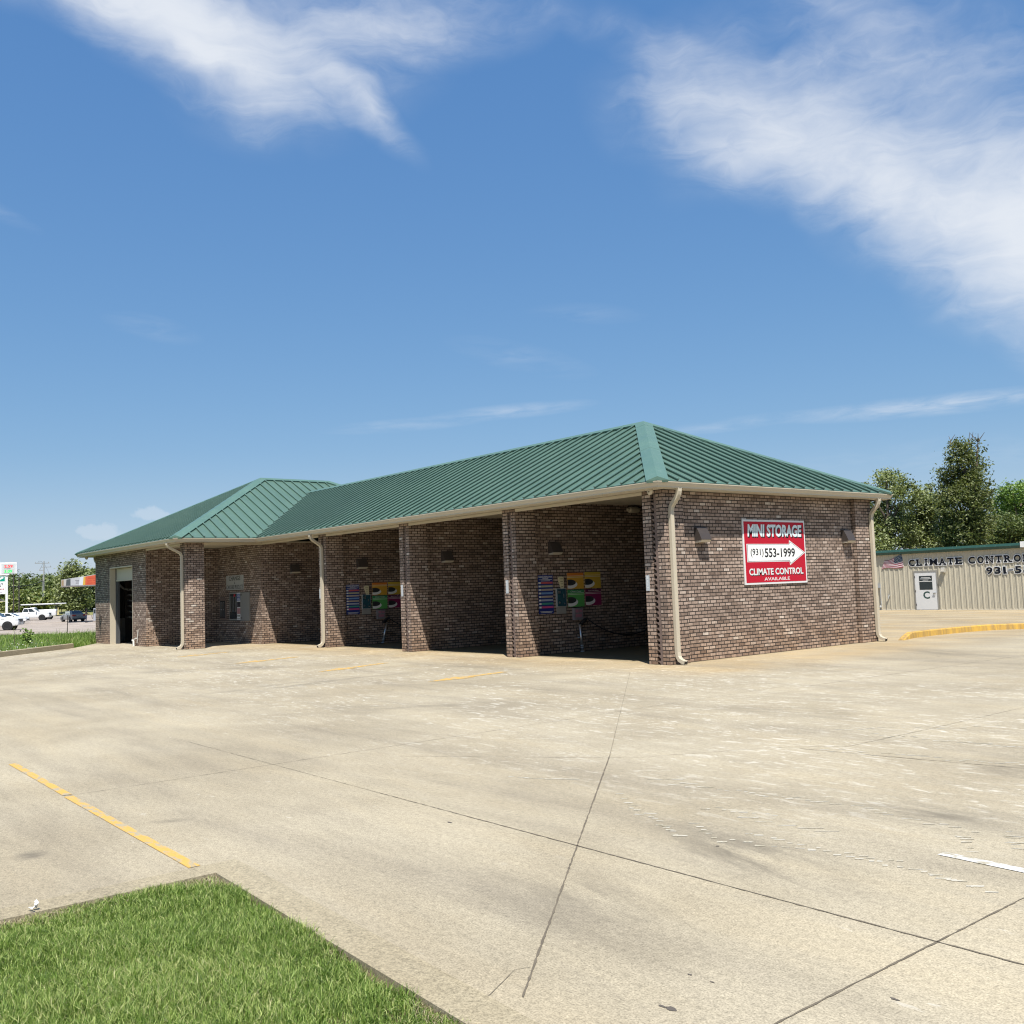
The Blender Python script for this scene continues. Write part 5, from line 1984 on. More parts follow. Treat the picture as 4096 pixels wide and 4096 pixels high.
# rough grass on the verge
N4 = 30000
tt = RNG.uniform(0, 1, N4) ** 1.7
uu = RNG.uniform(0.55, 3.6, N4)
e0n = np.array([[p.x, p.y] for p in e0])
e1n = np.array([[p.x, p.y] for p in e1])
ii = np.floor(uu).astype(int)
ff = (uu - ii)[:, None]
a_ = e0n[ii] * (1 - ff) + e0n[ii + 1] * ff
b_ = e1n[ii] * (1 - ff) + e1n[ii + 1] * ff
q_ = a_ * (1 - tt[:, None]) + b_ * tt[:, None]
zz = -.02 + .075 * np.minimum(1, tt * 12) - .87 * tt * tt * (3 - 2 * tt)
keep = tt > .008
VP = np.concatenate([q_, zz[:, None]], 1)[keep]
hv_ = (.17 + .07 * np.sin(VP[:, 0] * .9) * np.sin(VP[:, 1] * 1.1) + .05 * np.sin(VP[:, 0] * 2.7))[:, None]
g3 = blades(VP, hv_ * np.where(RNG.uniform(size=(len(VP), 1)) < .08, 1.9, 1.0), .022, leafy('verge_blades', (0.08, 0.14, 0.018), (0.165, 0.26, 0.04), (0.28, 0.36, 0.10), .3, dry=(.34, .31, .15)), 'verge_grass', .7)
tag(kind(g3, 'stuff'), 'rough tall grass on the verge beyond the far kerb', 'grass')
# white clover heads by the kerb
cl_ = MB()
for i in range(46):
    f_ = random.random() ** .8
    p = Vector(CURB_A).lerp(Vector(CURB_B), f_ * 1.1) + Vector((-.68, -.73, 0)) * random.uniform(.15, 1.6)
    r_ = random.uniform(.012, .028)
    cl_.lathe([(0, -r_), (r_, 0), (0, r_ * .7)], (p.x, p.y, .22 + random.uniform(-.1, .1)), 'z', 6)
tag(kind(cl_.build('clover_heads', OFFW), 'stuff'), 'scattered white flower heads in the verge grass', 'flowers')
# sapling and a tall weed
bp = gz(108, 2583, -.02)
bsh = empty('leafy_sapling', (bp.x, bp.y, -.02))
tag(bsh, 'small broad-leaved sapling standing in the verge grass', 'bush')
Pb = crown_points([(0, 0, .38, .20, .30, 1), (.08, .14, .58, .13, .14, 1), (-.02, -.10, .62, .10, .12, 1), (.0, .0, .25, .2, .2, 1)], 60, 5, .07)
V, Q = leaf_quads(Pb, .055, .5, .7)
np_mesh('leaves', V, Q, leafy('sapling_leaves', (.09, .16, .03), (.19, .29, .07), (.36, .44, .16), .3), bsh)
mb = MB()
for i in range(5):
    a = i * 1.3
    mb.tube([(0, 0, -.05), (.08 * math.cos(a), .08 * math.sin(a), .35), (.14 * math.cos(a), .16 * math.sin(a), .68)], [.012, .008, .004], 5)
mb.build('stem', BARK, bsh)
wp = gz(58, 2588, -.02)
wd_ = empty('tall_weed', (wp.x, wp.y, -.02))
tag(wd_, 'thin tall weed stalk left of the sapling in the verge', 'weed')
mb = MB()
mb.tube([(0, 0, 0), (.01, .0, .5), (.0, .02, .9)], [.010, .008, .004], 5)
mb.build('stem', BARK, wd_)
V, Q = leaf_quads(np.array([[.0, RNG.uniform(-.05, .05), RNG.uniform(.25, .92)] for _ in range(26)]), .035, .2, .4)
np_mesh('leaves', V, Q, L_MID, wd_)

# far kerb along the verge
kb = MB()
K0, K1 = Vector(CURB_FAR), Vector(CURB_A)
dv = (K1 - K0).normalized()
nv = Vector((-dv.y, dv.x, 0))
if nv.x > 0: nv = -nv
V = []
for p in (K0, K1):
    for o_, z in ((0, -.05), (.02, .165), (.05, .18), (.15, .18), (.16, -.05)):
        q = p + nv * o_
        V.append((q.x, q.y, z))
kb.add(V, [(i, i + 1, i + 6, i + 5) for i in range(4)] + [(5, 6, 7, 8, 9), (4, 3, 2, 1, 0)])
tag(kb.build('kerb', CONC_PLAIN), 'plain concrete kerb along the grass verge at the left', 'kerb')

# paper scrap on the band by the lawn
pp = gz(135, 3648, .0)
mb = MB()
for i in range(5):
    a = random.uniform(0, 6.28)
    c = Vector((pp.x + random.uniform(-.02, .02), pp.y + random.uniform(-.02, .02), .012 + .008 * i))
    mb.add([(c.x + .017 * math.cos(a + k) * random.uniform(.6, 1.2), c.y + .017 * math.sin(a + k) * random.uniform(.6, 1.2), max(.006, c.z + random.uniform(-.012, .018))) for k in (0, 1.6, 3.1, 4.7)], [(0, 1, 2), (0, 2, 3)])
tag(mb.build('paper_scrap', WHITE), 'crumpled white paper scrap at the edge of the lawn', 'litter')


# ================================================================== VEHICLES
def bevel_mesh(o, off=.05, seg=2):
    import bmesh
    bm = bmesh.new()
    bm.from_mesh(o.data)
    bmesh.ops.bevel(bm, geom=[e for e in bm.edges if len(e.link_faces) == 2 and e.calc_face_angle(0) > .35], offset=off, segments=seg, profile=.6, affect='EDGES', clamp_overlap=True)
    bm.to_mesh(o.data)
    bm.free()
    o.data.polygons.foreach_set('use_smooth', [True] * len(o.data.polygons))
    o.data.update()


def wheel(parent, x, y, r, wd, rim_m, side):
    mb = MB()
    prof = [(r * .62, -wd / 2), (r * .92, -wd / 2), (r, -wd * .36), (r, wd * .36), (r * .92, wd / 2), (r * .62, wd / 2)]
    mb.lathe(prof, (0, 0, 0), 'y', 28)
    ty = mb.build('wheel', TYRE, parent, smooth=False, loc=(x, y, r))
    mb = MB()
    s = side
    mb.lathe([(r * .63, s * wd * .30), (r * .58, s * wd * .46), (r * .53, s * wd * .30)], (0, 0, 0), 'y', 28)
    mb.lathe([(0, s * wd * .42), (r * .16, s * wd * .40), (r * .17, s * wd * .25)], (0, 0, 0), 'y', 14)
    for i in range(6):
        a = i * math.pi / 3
        c, n_ = Vector((math.cos(a), 0, math.sin(a))), Vector((-math.sin(a), 0, math.cos(a)))
        q = [c * r * .12 + n_ * r * .07, c * r * .58 + n_ * r * .10, c * r * .58 - n_ * r * .10, c * r * .12 - n_ * r * .07]
        mb.add([(v.x, s * wd * .38, v.z) for v in q] + [(v.x, s * wd * .22, v.z) for v in q], [(0, 1, 2, 3), (0, 1, 5, 4), (2, 3, 7, 6), (1, 2, 6, 5), (3, 0, 4, 7)])
    mb.build('rim', rim_m, ty)
    mb = MB()
    mb.lathe([(0, s * wd * .10), (r * .62, s * wd * .12)], (0, 0, 0), 'y', 20)
    mb.build('brake_disc', BLACK, ty)
    return ty


def vehicle(name, label, cat, loc, ang, spec, paint, group=None, rim=None):
    e = empty(name, loc, ang)
    tag(e, label, cat, group)
    Wd = spec['w'] / 2
    mb = MB()
    mb.prism(spec['body'], 'y', -Wd, Wd)
    bd = mb.build('body', paint, e)
    bevel_mesh(bd, .06, 2)
    for (bx0, bx1, rx0, rx1, zb, zr, wb, wr, posts) in spec.get('cabs', []):
        lo = [(bx0, -wb, zb), (bx1, -wb, zb), (bx1, wb, zb), (bx0, wb, zb)]
        hi = [(rx0, -wr, zr), (rx1, -wr, zr), (rx1, wr, zr), (rx0, wr, zr)]
        mb = MB()
        mb.add(lo + hi, [(0, 1, 5, 4), (1, 2, 6, 5), (2, 3, 7, 6), (3, 0, 4, 7), (4, 5, 6, 7), (3, 2, 1, 0)])
        gh = mb.build('cabin', paint, e)
        bevel_mesh(gh, .05, 2)

        def face(a, b, c, d, s0, s1, t0, t1, off):
            a, b, c, d = Vector(a), Vector(b), Vector(c), Vector(d)
            nn = (b - a).cross(d - a).normalized() * off
            pt = lambda s, t: (a.lerp(b, s)).lerp(d.lerp(c, s), t) + nn
            return [tuple(pt(s0, t0)), tuple(pt(s1, t0)), tuple(pt(s1, t1)), tuple(pt(s0, t1))]
        for q in ((lo[1], lo[2], hi[2], hi[1], 'windscreen'), (lo[3], lo[0], hi[0], hi[3], 'rear_window')):
            mb = MB()
            mb.add(face(*q[:4], .07, .93, .10, .90, .012), [(0, 1, 2, 3)])
            mb.build(q[4], GLASSD, gh)
        for q in ((lo[0], lo[1], hi[1], hi[0], False), (lo[2], lo[3], hi[3], hi[2], True)):
            for (s0, s1) in posts:
                mb = MB()
                a, b = (s0, s1) if not q[4] else (1 - s1, 1 - s0)
                mb.add(face(*q[:4], a, b, .12, .86, .012), [(0, 1, 2, 3)])
                mb.build('side_window', GLASSD, gh)
    r = spec['r']
    for x in spec['wheels']:
        for s in (-1, 1):
            mb = MB()
            mb.lathe([(0, s * (Wd + .004)), (r * 1.22, s * (Wd + .004)), (r * 1.22, s * (Wd - .25))], (x, 0, r * 1.02), 'y', 24)
            mb.build('wheel_arch', BLACK, e)
            wheel(e, x, s * (Wd - .09), r, .22, rim or ALU, s)
    for nm, boxes, m_ in spec.get('extras', []):
        for bx in boxes:
            mb = MB()
            mb.box(*bx)
            mb.build(nm, m_, e)
    return e


LAMPW = plain('headlamp', (.55, .57, .58), .15, var=.3, scale=9)
LAMPR = plain('tail_lamp', (.30, .012, .012), .25)
PICK = dict(w=2.0, r=.41, wheels=(1.85, -1.85),
            body=[(-2.92, .55), (-2.9, 1.30), (-.95, 1.30), (1.25, 1.32), (2.45, 1.24), (2.82, 1.12), (2.9, .85), (2.86, .50), (2.6, .42), (-2.6, .45)],
            cabs=[(-1.02, 1.42, -.78, .52, 1.28, 1.95, .95, .76, [(.05, .40), (.44, .80)])],
            extras=[('headlight', [(2.60, 2.86, .66, 1.005, .93, 1.12), (2.60, 2.86, -1.005, -.66, .93, 1.12)], LAMPW), ('grille', [(2.80, 2.92, -.60, .60, .80, 1.10)], BLACK), ('bumper', [(2.72, 2.98, -.98, .98, .50, .74), (-3.02, -2.88, -.95, .95, .52, .72)], STEEL),
                    ('mirror', [(.95, 1.12, 1.0, 1.22, 1.32, 1.50), (.95, 1.12, -1.22, -1.0, 1.32, 1.50)], CARWHITE), ('bed_opening', [(-2.82, -1.1, -.82, .82, 1.29, 1.312)], BLACK), ('door_handle', [(-.15, .07, -1.012, -.99, 1.10, 1.15), (-.15, .07, .99, 1.012, 1.10, 1.15)], BLACK),
                    ('fog_light', [(2.80, 2.99, .62, .84, .58, .70), (2.80, 2.99, -.84, -.62, .58, .70)], BLACK), ('fender_vent', [(1.25, 1.55, -1.012, -.99, 1.12, 1.17), (1.25, 1.55, .99, 1.012, 1.12, 1.17)], ALU)])
SEDAN = dict(w=1.84, r=.34, wheels=(1.42, -1.40),
             body=[(-2.40, .42), (-2.42, .80), (-2.28, 1.02), (-1.6, 1.06), (1.0, .98), (1.9, .86), (2.32, .70), (2.42, .50), (2.36, .26), (-2.3, .28)],
             cabs=[(-1.95, 1.20, -.95, .25, .98, 1.46, .82, .58, [(.10, .48), (.52, .86)])],
             extras=[('headlight', [(2.02, 2.36, .58, .925, .62, .76), (2.02, 2.36, -.925, -.58, .62, .76)], LAMPW), ('tail_light', [(-2.46, -2.2, .48, .925, .74, .94), (-2.46, -2.2, -.925, -.48, .74, .94)], LAMPR), ('grille', [(2.34, 2.45, -.5, .5, .42, .60)], BLACK),
                     ('number_plate', [(-2.47, -2.41, -.26, .26, .62, .76)], GREY), ('rear_valance', [(-2.455, -2.35, -.8, .8, .25, .42)], BLACK), ('mirror', [(.72, .88, .90, 1.06, .98, 1.10), (.72, .88, -1.06, -.90, .98, 1.10)], ALU)])
FZ = -.805


def onlot(x, y):
    p = gz(x, y, FZ)
    return (p.x, p.y, FZ)


def place_by_front_wheel(px_, py_, ang, spec):
    p = gz(px_, py_, FZ)
    c, s = math.cos(ang), math.sin(ang)
    lx, ly = spec['wheels'][0], -spec['w'] / 2 + .1
    return (p.x - (c * lx - s * ly), p.y - (s * lx + c * ly), FZ)


a1 = rad(64)
vehicle('pickup_truck', 'white pickup truck with black alloy wheels nearest at the left edge', 'pickup truck', place_by_front_wheel(30, 2521, a1, PICK), a1, PICK, CARWHITE, rim=plain('dark_rim', (.06, .06, .065), .35))
a2 = rad(62)
vehicle('parked_car', 'white sedan parked just behind the nearest pickup at the left edge', 'car', place_by_front_wheel(74, 2494, a2, SEDAN), a2, SEDAN, CARWHITE)
a3 = rad(66)
vehicle('pickup_truck', 'white crew cab pickup with bright wheels parked beside the service truck', 'pickup truck', place_by_front_wheel(168, 2481, a3, PICK), a3, PICK, CARWHITE, rim=STEEL)
SERV = dict(w=2.05, r=.42, wheels=(2.0, -1.9),
            body=[(-3.1, .62), (-3.1, 1.62), (-.35, 1.62), (-.30, 1.34), (1.35, 1.34), (2.55, 1.22), (2.9, 1.05), (2.95, .55), (2.6, .45), (-2.9, .55)],
            cabs=[(-.25, 1.5, .05, .75, 1.32, 2.0, .95, .78, [(.10, .80)])],
            extras=[('headlight', [(2.70, 2.93, .66, 1.03, .90, 1.08), (2.70, 2.93, -1.03, -.66, .90, 1.08)], LAMPW), ('rear_bumper', [(-3.75, -3.1, -1.0, 1.0, .48, .60)], BLACK), ('ladder_rack', [(-3.0, -2.94, .85, .91, 1.62, 2.36), (-3.0, -2.94, -.91, -.85, 1.62, 2.36), (.9, .96, .85, .91, 1.3, 2.36), (.9, .96, -.91, -.85, 1.3, 2.36), (-3.0, .96, .85, .91, 2.32, 2.38), (-3.0, .96, -.91, -.85, 2.32, 2.38)], BLACK),
                    ('tail_light', [(-3.13, -3.08, .8, 1.0, 1.0, 1.25), (-3.13, -3.08, -1.0, -.8, 1.0, 1.25)], LAMPR), ('tool_box_handle', [(-2.2, -2.0, 1.026, 1.035, 1.1, 1.2), (-1.2, -1.0, 1.026, 1.035, 1.1, 1.2)], BLACK)])
a4 = rad(68 + 180)
sp0 = gz(214, 2476, FZ)
c4, s4 = math.cos(a4), math.sin(a4)
sv_loc = (sp0.x + c4 * 2.6, sp0.y + s4 * 2.6, FZ)
vehicle('service_truck', 'white utility service truck with a ladder rack behind the crew cab pickup', 'service truck', sv_loc, a4, SERV, CARWHITE)
lt = empty('white_tube', (sv_loc[0], sv_loc[1], FZ), a4)
tag(lt, 'long white tube lying on the service truck rack', 'tube')
mb = MB()
mb.tube([(-4.6, .55, 2.50), (2.2, .55, 2.50)], .10, 12)
mb.build('tube', WHITE, lt, smooth=True)
mb = MB()
mb.box(-2.95, -2.85, .38, .72, 2.38, 2.64)
mb.build('strap', BLACK, lt)
mb = MB()
cw = empty('folded_cone', (sv_loc[0] - c4 * 3.35, sv_loc[1] - s4 * 3.35, FZ + .6), a4)
tag(cw, 'yellow and white marker hanging at the back of the service truck', 'marker')
mb.lathe([(.14, 0), (.16, .03), (.10, .5), (.045, 1.25), (0, 1.28)], (0, .4, 0), 'z', 12)
mb.build('marker_cone', plain('pale_yellow', (.62, .52, .22), .5), cw)
a5 = rad(184)
vehicle('parked_car', 'silver grey sedan seen from behind near the fuel pump', 'car', onlot(292, 2486), a5, SEDAN, plain('grey_car_paint', (.24, .24, .235), .3, metal=.0, var=.05))
VAN = dict(w=1.95, r=.36, wheels=(1.6, -1.6), body=[(-2.5, .40), (-2.5, 1.9), (-2.35, 2.1), (.9, 2.1), (1.6, 1.35), (2.45, 1.05), (2.5, .45), (2.3, .35), (-2.3, .35)],
           cabs=[], extras=[('rear_window', [(-2.515, -2.48, -.7, .7, 1.25, 1.75)], GLASSD), ('bumper', [(-2.58, -2.45, -.95, .95, .38, .56)], BLACK), ('tail_light', [(-2.52, -2.45, .82, .96, .9, 1.3), (-2.52, -2.45, -.96, -.82, .9, 1.3)], LAMPR)])
vp = dep(58, 2441, 238)
vehicle('delivery_van', 'white van far behind the price sign post, seen from the back', 'van', (vp.x, vp.y, vp.z), rad(160), VAN, CARWHITE)

# black flat trailer behind the pickups
tl = empty('flat_trailer', onlot(70, 2466), rad(72))
tag(tl, 'black flatbed trailer with low rails behind the parked pickups', 'trailer')
mb = MB()
mb.box(-4.5, 4.2, -1, 1, .55, .72)
mb.build('deck', BLACK, tl)
for i in range(5):
    mb = MB()
    mb.box(-4.4 + i * 2.1, -4.33 + i * 2.1, -.98, -.92, .72, 1.25)
    mb.build('post', BLACK, tl)
mb = MB()
mb.box(-4.45, 4.15, -.98, -.93, 1.18, 1.25)
mb.box(-4.45, 4.15, -.98, -.93, .92, .97)
mb.build('rail', BLACK, tl)
for x in (-.5, .5):
    for s in (-1, 1):
        wheel(tl, x, s * .95, .36, .2, ALU, s)

# wheel stop at the left edge
ws = empty('wheel_stop', onlot(8, 2541), rad(80))
tag(ws, 'concrete wheel stop at the edge of the filling station lot', 'wheel stop')
mb = MB()
mb.prism([(-.10, 0), (-.10, .08), (-.06, .15), (.06, .15), (.10, .08), (.10, 0)], 'x', -.95, .75)
mb.build('block', CONC_FAR, ws)

# ================================================================== FILLING STATION FURNITURE
# price pylon
pd = 140
py0 = dep(27, 2414, pd)
VA = math.atan2(py0.x - CAM.x, py0.y - CAM.y)
pyl = empty('price_pylon', (py0.x, py0.y, FZ), -VA - .12)
tag(pyl, 'tall white fuel price pylon with red and green figures at the left edge', 'price sign')
U = pd / F_PX
Zp = lambda y: CAM.z + (2414 - y) * U - FZ
Xp = lambda x: (x - 27) * U
mb = MB()
mb.box(Xp(22.5), Xp(31), -.15, .15, 0, Zp(2296))
mb.box(Xp(-60), Xp(-52), -.15, .15, 0, Zp(2296))
mb.build('post', WHITE, pyl)
mb = MB()
mb.box(Xp(-92), Xp(63), -.30, .30, Zp(2288), Zp(2243))
mb.box(Xp(-70), Xp(36), -.28, .28, Zp(2294), Zp(2288))
cab = mb.build('cabinet', plain('cabinet_white', (.80, .80, .80), .35, var=.02), pyl)
mb = MB()
mb.box(Xp(8), Xp(60), -.31, -.30, Zp(2287), Zp(2247))
mb.build('price_panel', plain('price_panel', (.52, .55, .55), .4, var=.05), cab)
mb = MB()
mb.box(Xp(-60), Xp(1.6), -.31, -.30, Zp(2287), Zp(2247))
mb.build('name_panel', plain('name_panel', (.62, .60, .50), .4, var=.05), cab)
mb = MB()
mb.box(Xp(-60), Xp(1), -.315, -.31, Zp(2283), Zp(2264))
mb.build('name_band', plain('maroon', (.10, .01, .03), .4), cab)
Pz = lambda a, b, c: (a, -.31 - c, b)
RED_L = plain('red_led', (.5, .02, .02), .5, emit=(1.0, .02, .03, .9))
GRN_L = plain('green_led', (.02, .5, .06), .5, emit=(.02, .75, .12, .8))
mb = MB()
mb.box(Xp(16), Xp(53), -.316, -.31, Zp(2265.5), Zp(2252))
mb.box(Xp(16), Xp(53), -.316, -.31, Zp(2287), Zp(2271))
mb.build('display', plain('display_pale', (.45, .46, .44), .5), cab)
letters('price', '2.59', Xp(34), (Zp(2264.5) + Zp(2253)) / 2, 30 * U, 11 * U, .006, .004, RED_L, cab, Pz, bold=.03)
letters('price', '3.09', Xp(33), (Zp(2285) + Zp(2273)) / 2, 28 * U, 12 * U, .006, .004, GRN_L, cab, Pz, bold=.03)
letters('small_print', 'DIESEL', Xp(32), Zp(2268.5), 24 * U, 3 * U, .0, .004, DKTXT, cab, Pz)
mb = MB()
mb.box(Xp(-52), Xp(22.5), -.20, .20, Zp(2369), Zp(2297))
lower = mb.build('lower_cabinet', plain('lower_white', (.78, .78, .78), .4, var=.02), pyl)
mb = MB()
mb.box(Xp(-45), Xp(20.5), -.21, -.20, Zp(2318.5), Zp(2299))
mb.build('green_panel', plain('teal_green', (.0, .26, .17), .4), lower)
mb = MB()
pts = [(-10, 2318), (2, 2318), (4, 2312), (9, 2309), (15, 2307), (16, 2302), (11, 2300), (5, 2303), (2, 2307), (-6, 2303), (-14, 2308)]
poly_plate(mb, lambda a, b, c: (a, -.21 - c, b), [(Xp(a), Zp(b)) for a, b in pts], 0, .006)
mb.build('white_figure', WHITE, lower)
mb = MB()
for (x0, x1, y0, y1) in [(1, 4, 2325, 2329), (8, 13, 2325, 2328), (1, 7, 2331, 2334), (9.5, 13, 2330, 2334), (2, 6, 2337, 2341), (-30, -4, 2325, 2334), (-40, 12, 2362.5, 2364)]:
    mb.box(Xp(x0), Xp(x1), -.208, -.20, Zp(y1), Zp(y0))
mb.build('black_lettering', DKTXT, lower)
mb = MB()
for (x0, x1) in [(-20, -2), (0, 6), (8.5, 12), (14, 17)]:
    mb.box(Xp(x0), Xp(x1), -.208, -.20, Zp(2352), Zp(2347))
mb.build('red_lettering', LAMPR, lower)
mb = MB()
mb.box(Xp(-40), Xp(2.5), -.18, .18, Zp(2394), Zp(2371))
mb.build('dark_panel', BLACK, pyl)
mb = MB()
mb.box(Xp(-52), Xp(22.5), -.1, .1, Zp(2399), Zp(2396.5))
mb.build('cross_rail', CREAM, pyl)


# lamp posts, utility pole
def lamp_post(x, ytop, D, arm, label):
    p = dep(x, 2413, D)
    e = empty('lamp_post', (p.x, p.y, FZ), -math.atan2(p.x - CAM.x, p.y - CAM.y))
    tag(e, label, 'lamp post', 'dark lamp posts beside the price sign')
    h_ = CAM.z + (2413 - ytop) * D / F_PX - FZ
    mb = MB()
    mb.tube([(0, 0, 0), (0, 0, h_)], [.10, .06], 8)
    mb.build('pole', BRONZE, e)
    mb = MB()
    mb.tube([(0, 0, h_ - .1), (arm * .45, 0, h_ + .08), (arm * .8, 0, h_ + .14)], .035, 6)
    mb.build('arm', BRONZE, e)
    mb = MB()
    mb.add([(arm * .6, -.15, h_ + .10), (arm * 1.15, -.15, h_ + .20), (arm * 1.15, .15, h_ + .20), (arm * .6, .15, h_ + .10), (arm * .6, -.12, h_ + .19), (arm * 1.1, -.12, h_ + .28), (arm * 1.1, .12, h_ + .28), (arm * .6, .12, h_ + .19)], [(3, 2, 1, 0), (4, 5, 6, 7), (0, 1, 5, 4), (1, 2, 6, 5), (2, 3, 7, 6), (3, 0, 4, 7)])
    mb.build('lamp_head', BRONZE, e)


lamp_post(54, 2278, 156, .75, 'dark lamp post just right of the price sign, with its arm above it')
lamp_post(76, 2291, 160, .6, 'dark lamp post between the price sign and the utility pole')
up_ = dep(174, 2410, 236)
ue = empty('utility_pole', (up_.x, up_.y, .1), -math.atan2(up_.x - CAM.x, up_.y - CAM.y))
tag(ue, 'tall grey utility pole with crossarms in front of the wooded hill', 'utility pole')
hu = CAM.z + 171 * 236 / F_PX - .1
k_ = 236 / F_PX
mb = MB()
mb.tube([(0, 0, -.5), (.05, 0, hu * .5), (.10, 0, hu)], [.19, .16, .11], 8)
mb.build('pole', plain('weathered_pole', (.30, .30, .29), .8, var=.2), ue)
mb = MB()
mb.tube([(-.3, 0, -.3), (-.12, 0, hu * .68)], .05, 6)
mb.build('conduit', ALU, ue)
for (z, a, b) in ((hu - .5, -1.9, 1.3), (hu - 1.45, -.5, 1.7), (hu - 2.2, -.9, .2), (hu - 4.6, -.9, .1)):
    mb = MB()
    mb.box(a, b, -.06, .06, z - .05, z + .05)
    mb.build('crossarm', plain('weathered_arm', (.20, .19, .17), .8), ue)
mb = MB()
for (x, z) in ((-1.7, hu - .4), (-1.0, hu - .4), (1.1, hu - .4), (1.5, hu - 1.35), (-.8, hu - 2.1)):
    mb.lathe([(.05, 0), (.09, .05), (.05, .10), (.08, .15), (.03, .22), (0, .23)], (x, 0, z), 'z', 8)
mb.build('insulator', GREY, ue)
mb = MB()
mb.tube([(-1.3, 0, hu - .3), (-.9, 0, hu + .05), (-.4, 0, hu - .1), (-.1, 0, hu - .5), (-.6, 0, hu - 1.6), (-.9, 0, hu - 2.3)], .025, 5)
mb.tube([(.3, 0, hu - .9), (.9, 0, hu - 2.2), (1.35, 0, hu - 3.4)], .02, 5)
mb.build('jumper_wire', BLACK, ue)
wa = Vector((up_.x, up_.y, .1 + hu * .60))
wb = dep(-60, 2335, 205)
mb = MB()
mb.tube([tuple(wa.lerp(wb, i / 14) - Vector((0, 0, 1.0 * (4 * (i / 14) * (1 - i / 14))))) for i in range(15)], .07, 6)
tag(mb.build('overhead_cable', BLACK), 'thick black overhead cable running left from the utility pole', 'cable')


def small_post(x, yb, ytop, D, name, label, cat, build):
    p = gz(x, yb, FZ) if D is None else dep(x, yb, D)
    D = (p - CAM).dot(_fw)
    e = empty(name, (p.x, p.y, p.z), -math.atan2(p.x - CAM.x, p.y - CAM.y))
    tag(e, label, cat)
    build(e, (yb - ytop) * D / F_PX, D / F_PX)


def b_slim(e, h_, u):
    mb = MB()
    mb.box(-.03, .03, -.02, .02, 0, h_)
    mb.build('post', BRONZE, e)
    mb = MB()
    mb.box(-.17, .17, -.03, -.02, h_ - .42, h_ - .12)
    pl_ = mb.build('sign_plate', plain('pale_grey_sign', (.40, .42, .43), .5), e)
    mb = MB()
    mb.box(-.13, .13, -.034, -.03, h_ - .37, h_ - .29)
    mb.build('sign_band', plain('faded_blue', (.14, .17, .25), .5), pl_)


small_post(270, 2538, 2440, None, 'sign_post', 'thin dark sign post at the verge edge in front of the grey sedan', 'sign post', b_slim)


def b_yard(e, h_, u):
    mb = MB()
    mb.box(-.06, .06, -.05, .05, 0, h_ * .6)
    mb.build('post', BRONZE, e)
    mb = MB()
    mb.add([(-.55, 0, h_ * .55), (.45, 0, h_ * .52), (.62, 0, h_ * .98), (-.35, 0, h_), (-.55, .06, h_ * .55), (.45, .06, h_ * .52), (.62, .06, h_ * .98), (-.35, .06, h_)], [(0, 1, 2, 3), (7, 6, 5, 4), (0, 4, 5, 1), (1, 5, 6, 2), (2, 6, 7, 3), (3, 7, 4, 0)])
    bd_ = mb.build('board', plain('yard_board', (.62, .60, .64), .5), e)
    mb = MB()
    mb.box(-.12, .30, -.01, -.001, h_ * .68, h_ * .86)
    mb.build('picture', plain('yard_mauve', (.20, .15, .25), .5), bd_)


small_post(246, 2451, 2403, 205, 'board_sign', 'tilted white board sign on a dark post beyond the service truck', 'sign', b_yard)


def b_lamp(e, h_, u):
    mb = MB()
    mb.tube([(-.12, 0, 0), (.1, 0, h_)], .06, 6)
    mb.build('pole', ALU, e)
    mb = MB()
    mb.box(-.35, .62, -.1, .1, h_, h_ + .12)
    mb.build('lamp_head', ALU, e)


small_post(309, 2433, 2403, 212, 'street_lamp', 'thin pale lamp post standing in front of the wood behind the sedan', 'lamp post', b_lamp)

# canopy: fascia with printed banner panels, slab, column
CD = 124
cp0 = dep(245, 2409, CD)
ang_c = math.atan2(cp0.x - CAM.x, cp0.y - CAM.y)
can_ = empty('fuel_canopy', (cp0.x, cp0.y, FZ), -ang_c)
tag(can_, 'filling station canopy with a printed banner fascia at the left of the brick building', 'canopy')
uc = CD / F_PX
Zc = lambda y: CAM.z + (2409 - y) * uc - FZ
Xc = lambda x: (x - 245) * uc


def ytop(x): return 2315.8 - (x - 245) * .148


def ybot(x): return 2341.5 - (x - 245) * .008


mb = MB()
xs = [245, 470]
mb.add([(Xc(245), 0, Zc(2341.5)), (Xc(470), 0, Zc(ybot(470))), (Xc(470), 0, Zc(ytop(470))), (Xc(245), 0, Zc(ytop(245))), (Xc(245), 9, Zc(2341.5)), (Xc(470), 9, Zc(ybot(470))), (Xc(470), 9, Zc(ytop(470))), (Xc(245), 9, Zc(ytop(245)))],
       [(0, 1, 2, 3), (7, 6, 5, 4), (0, 4, 5, 1), (1, 5, 6, 2), (2, 6, 7, 3), (3, 7, 4, 0)])
mb.build('fascia', plain('canopy_grey', (.42, .42, .43), .5), can_)
for (x0, x1, x0b, x1b, c, nm) in [(246, 254, 246, 254, (.34, .24, .15), 'banner_photo'), (254, 264, 254, 262, (.50, .48, .44), 'banner_photo'), (264, 279, 262, 279, (.085, .10, .105), 'banner_panel'), (279, 313, 279, 310, (.50, .51, .54), 'banner_panel'), (313, 327, 310, 324, (.66, .70, .76), 'banner_panel'),
                              (327, 334, 324, 333, (.66, .42, .07), 'banner_panel'), (334, 470, 333, 470, (.62, .12, .05), 'banner_panel')]:
    mb = MB()
    mb.add([(Xc(x0b), -.02, Zc(ybot(x0b) - 2)), (Xc(x1b), -.02, Zc(ybot(x1b) - 2)), (Xc(x1), -.02, Zc(ytop(x1) + 2)), (Xc(x0), -.02, Zc(ytop(x0) + 2))], [(0, 1, 2, 3)])
    mb.build(nm, plain('banner_%d' % x0, tuple(q * .78 for q in c), .5, var=.12, scale=.8), can_)
mb = MB()
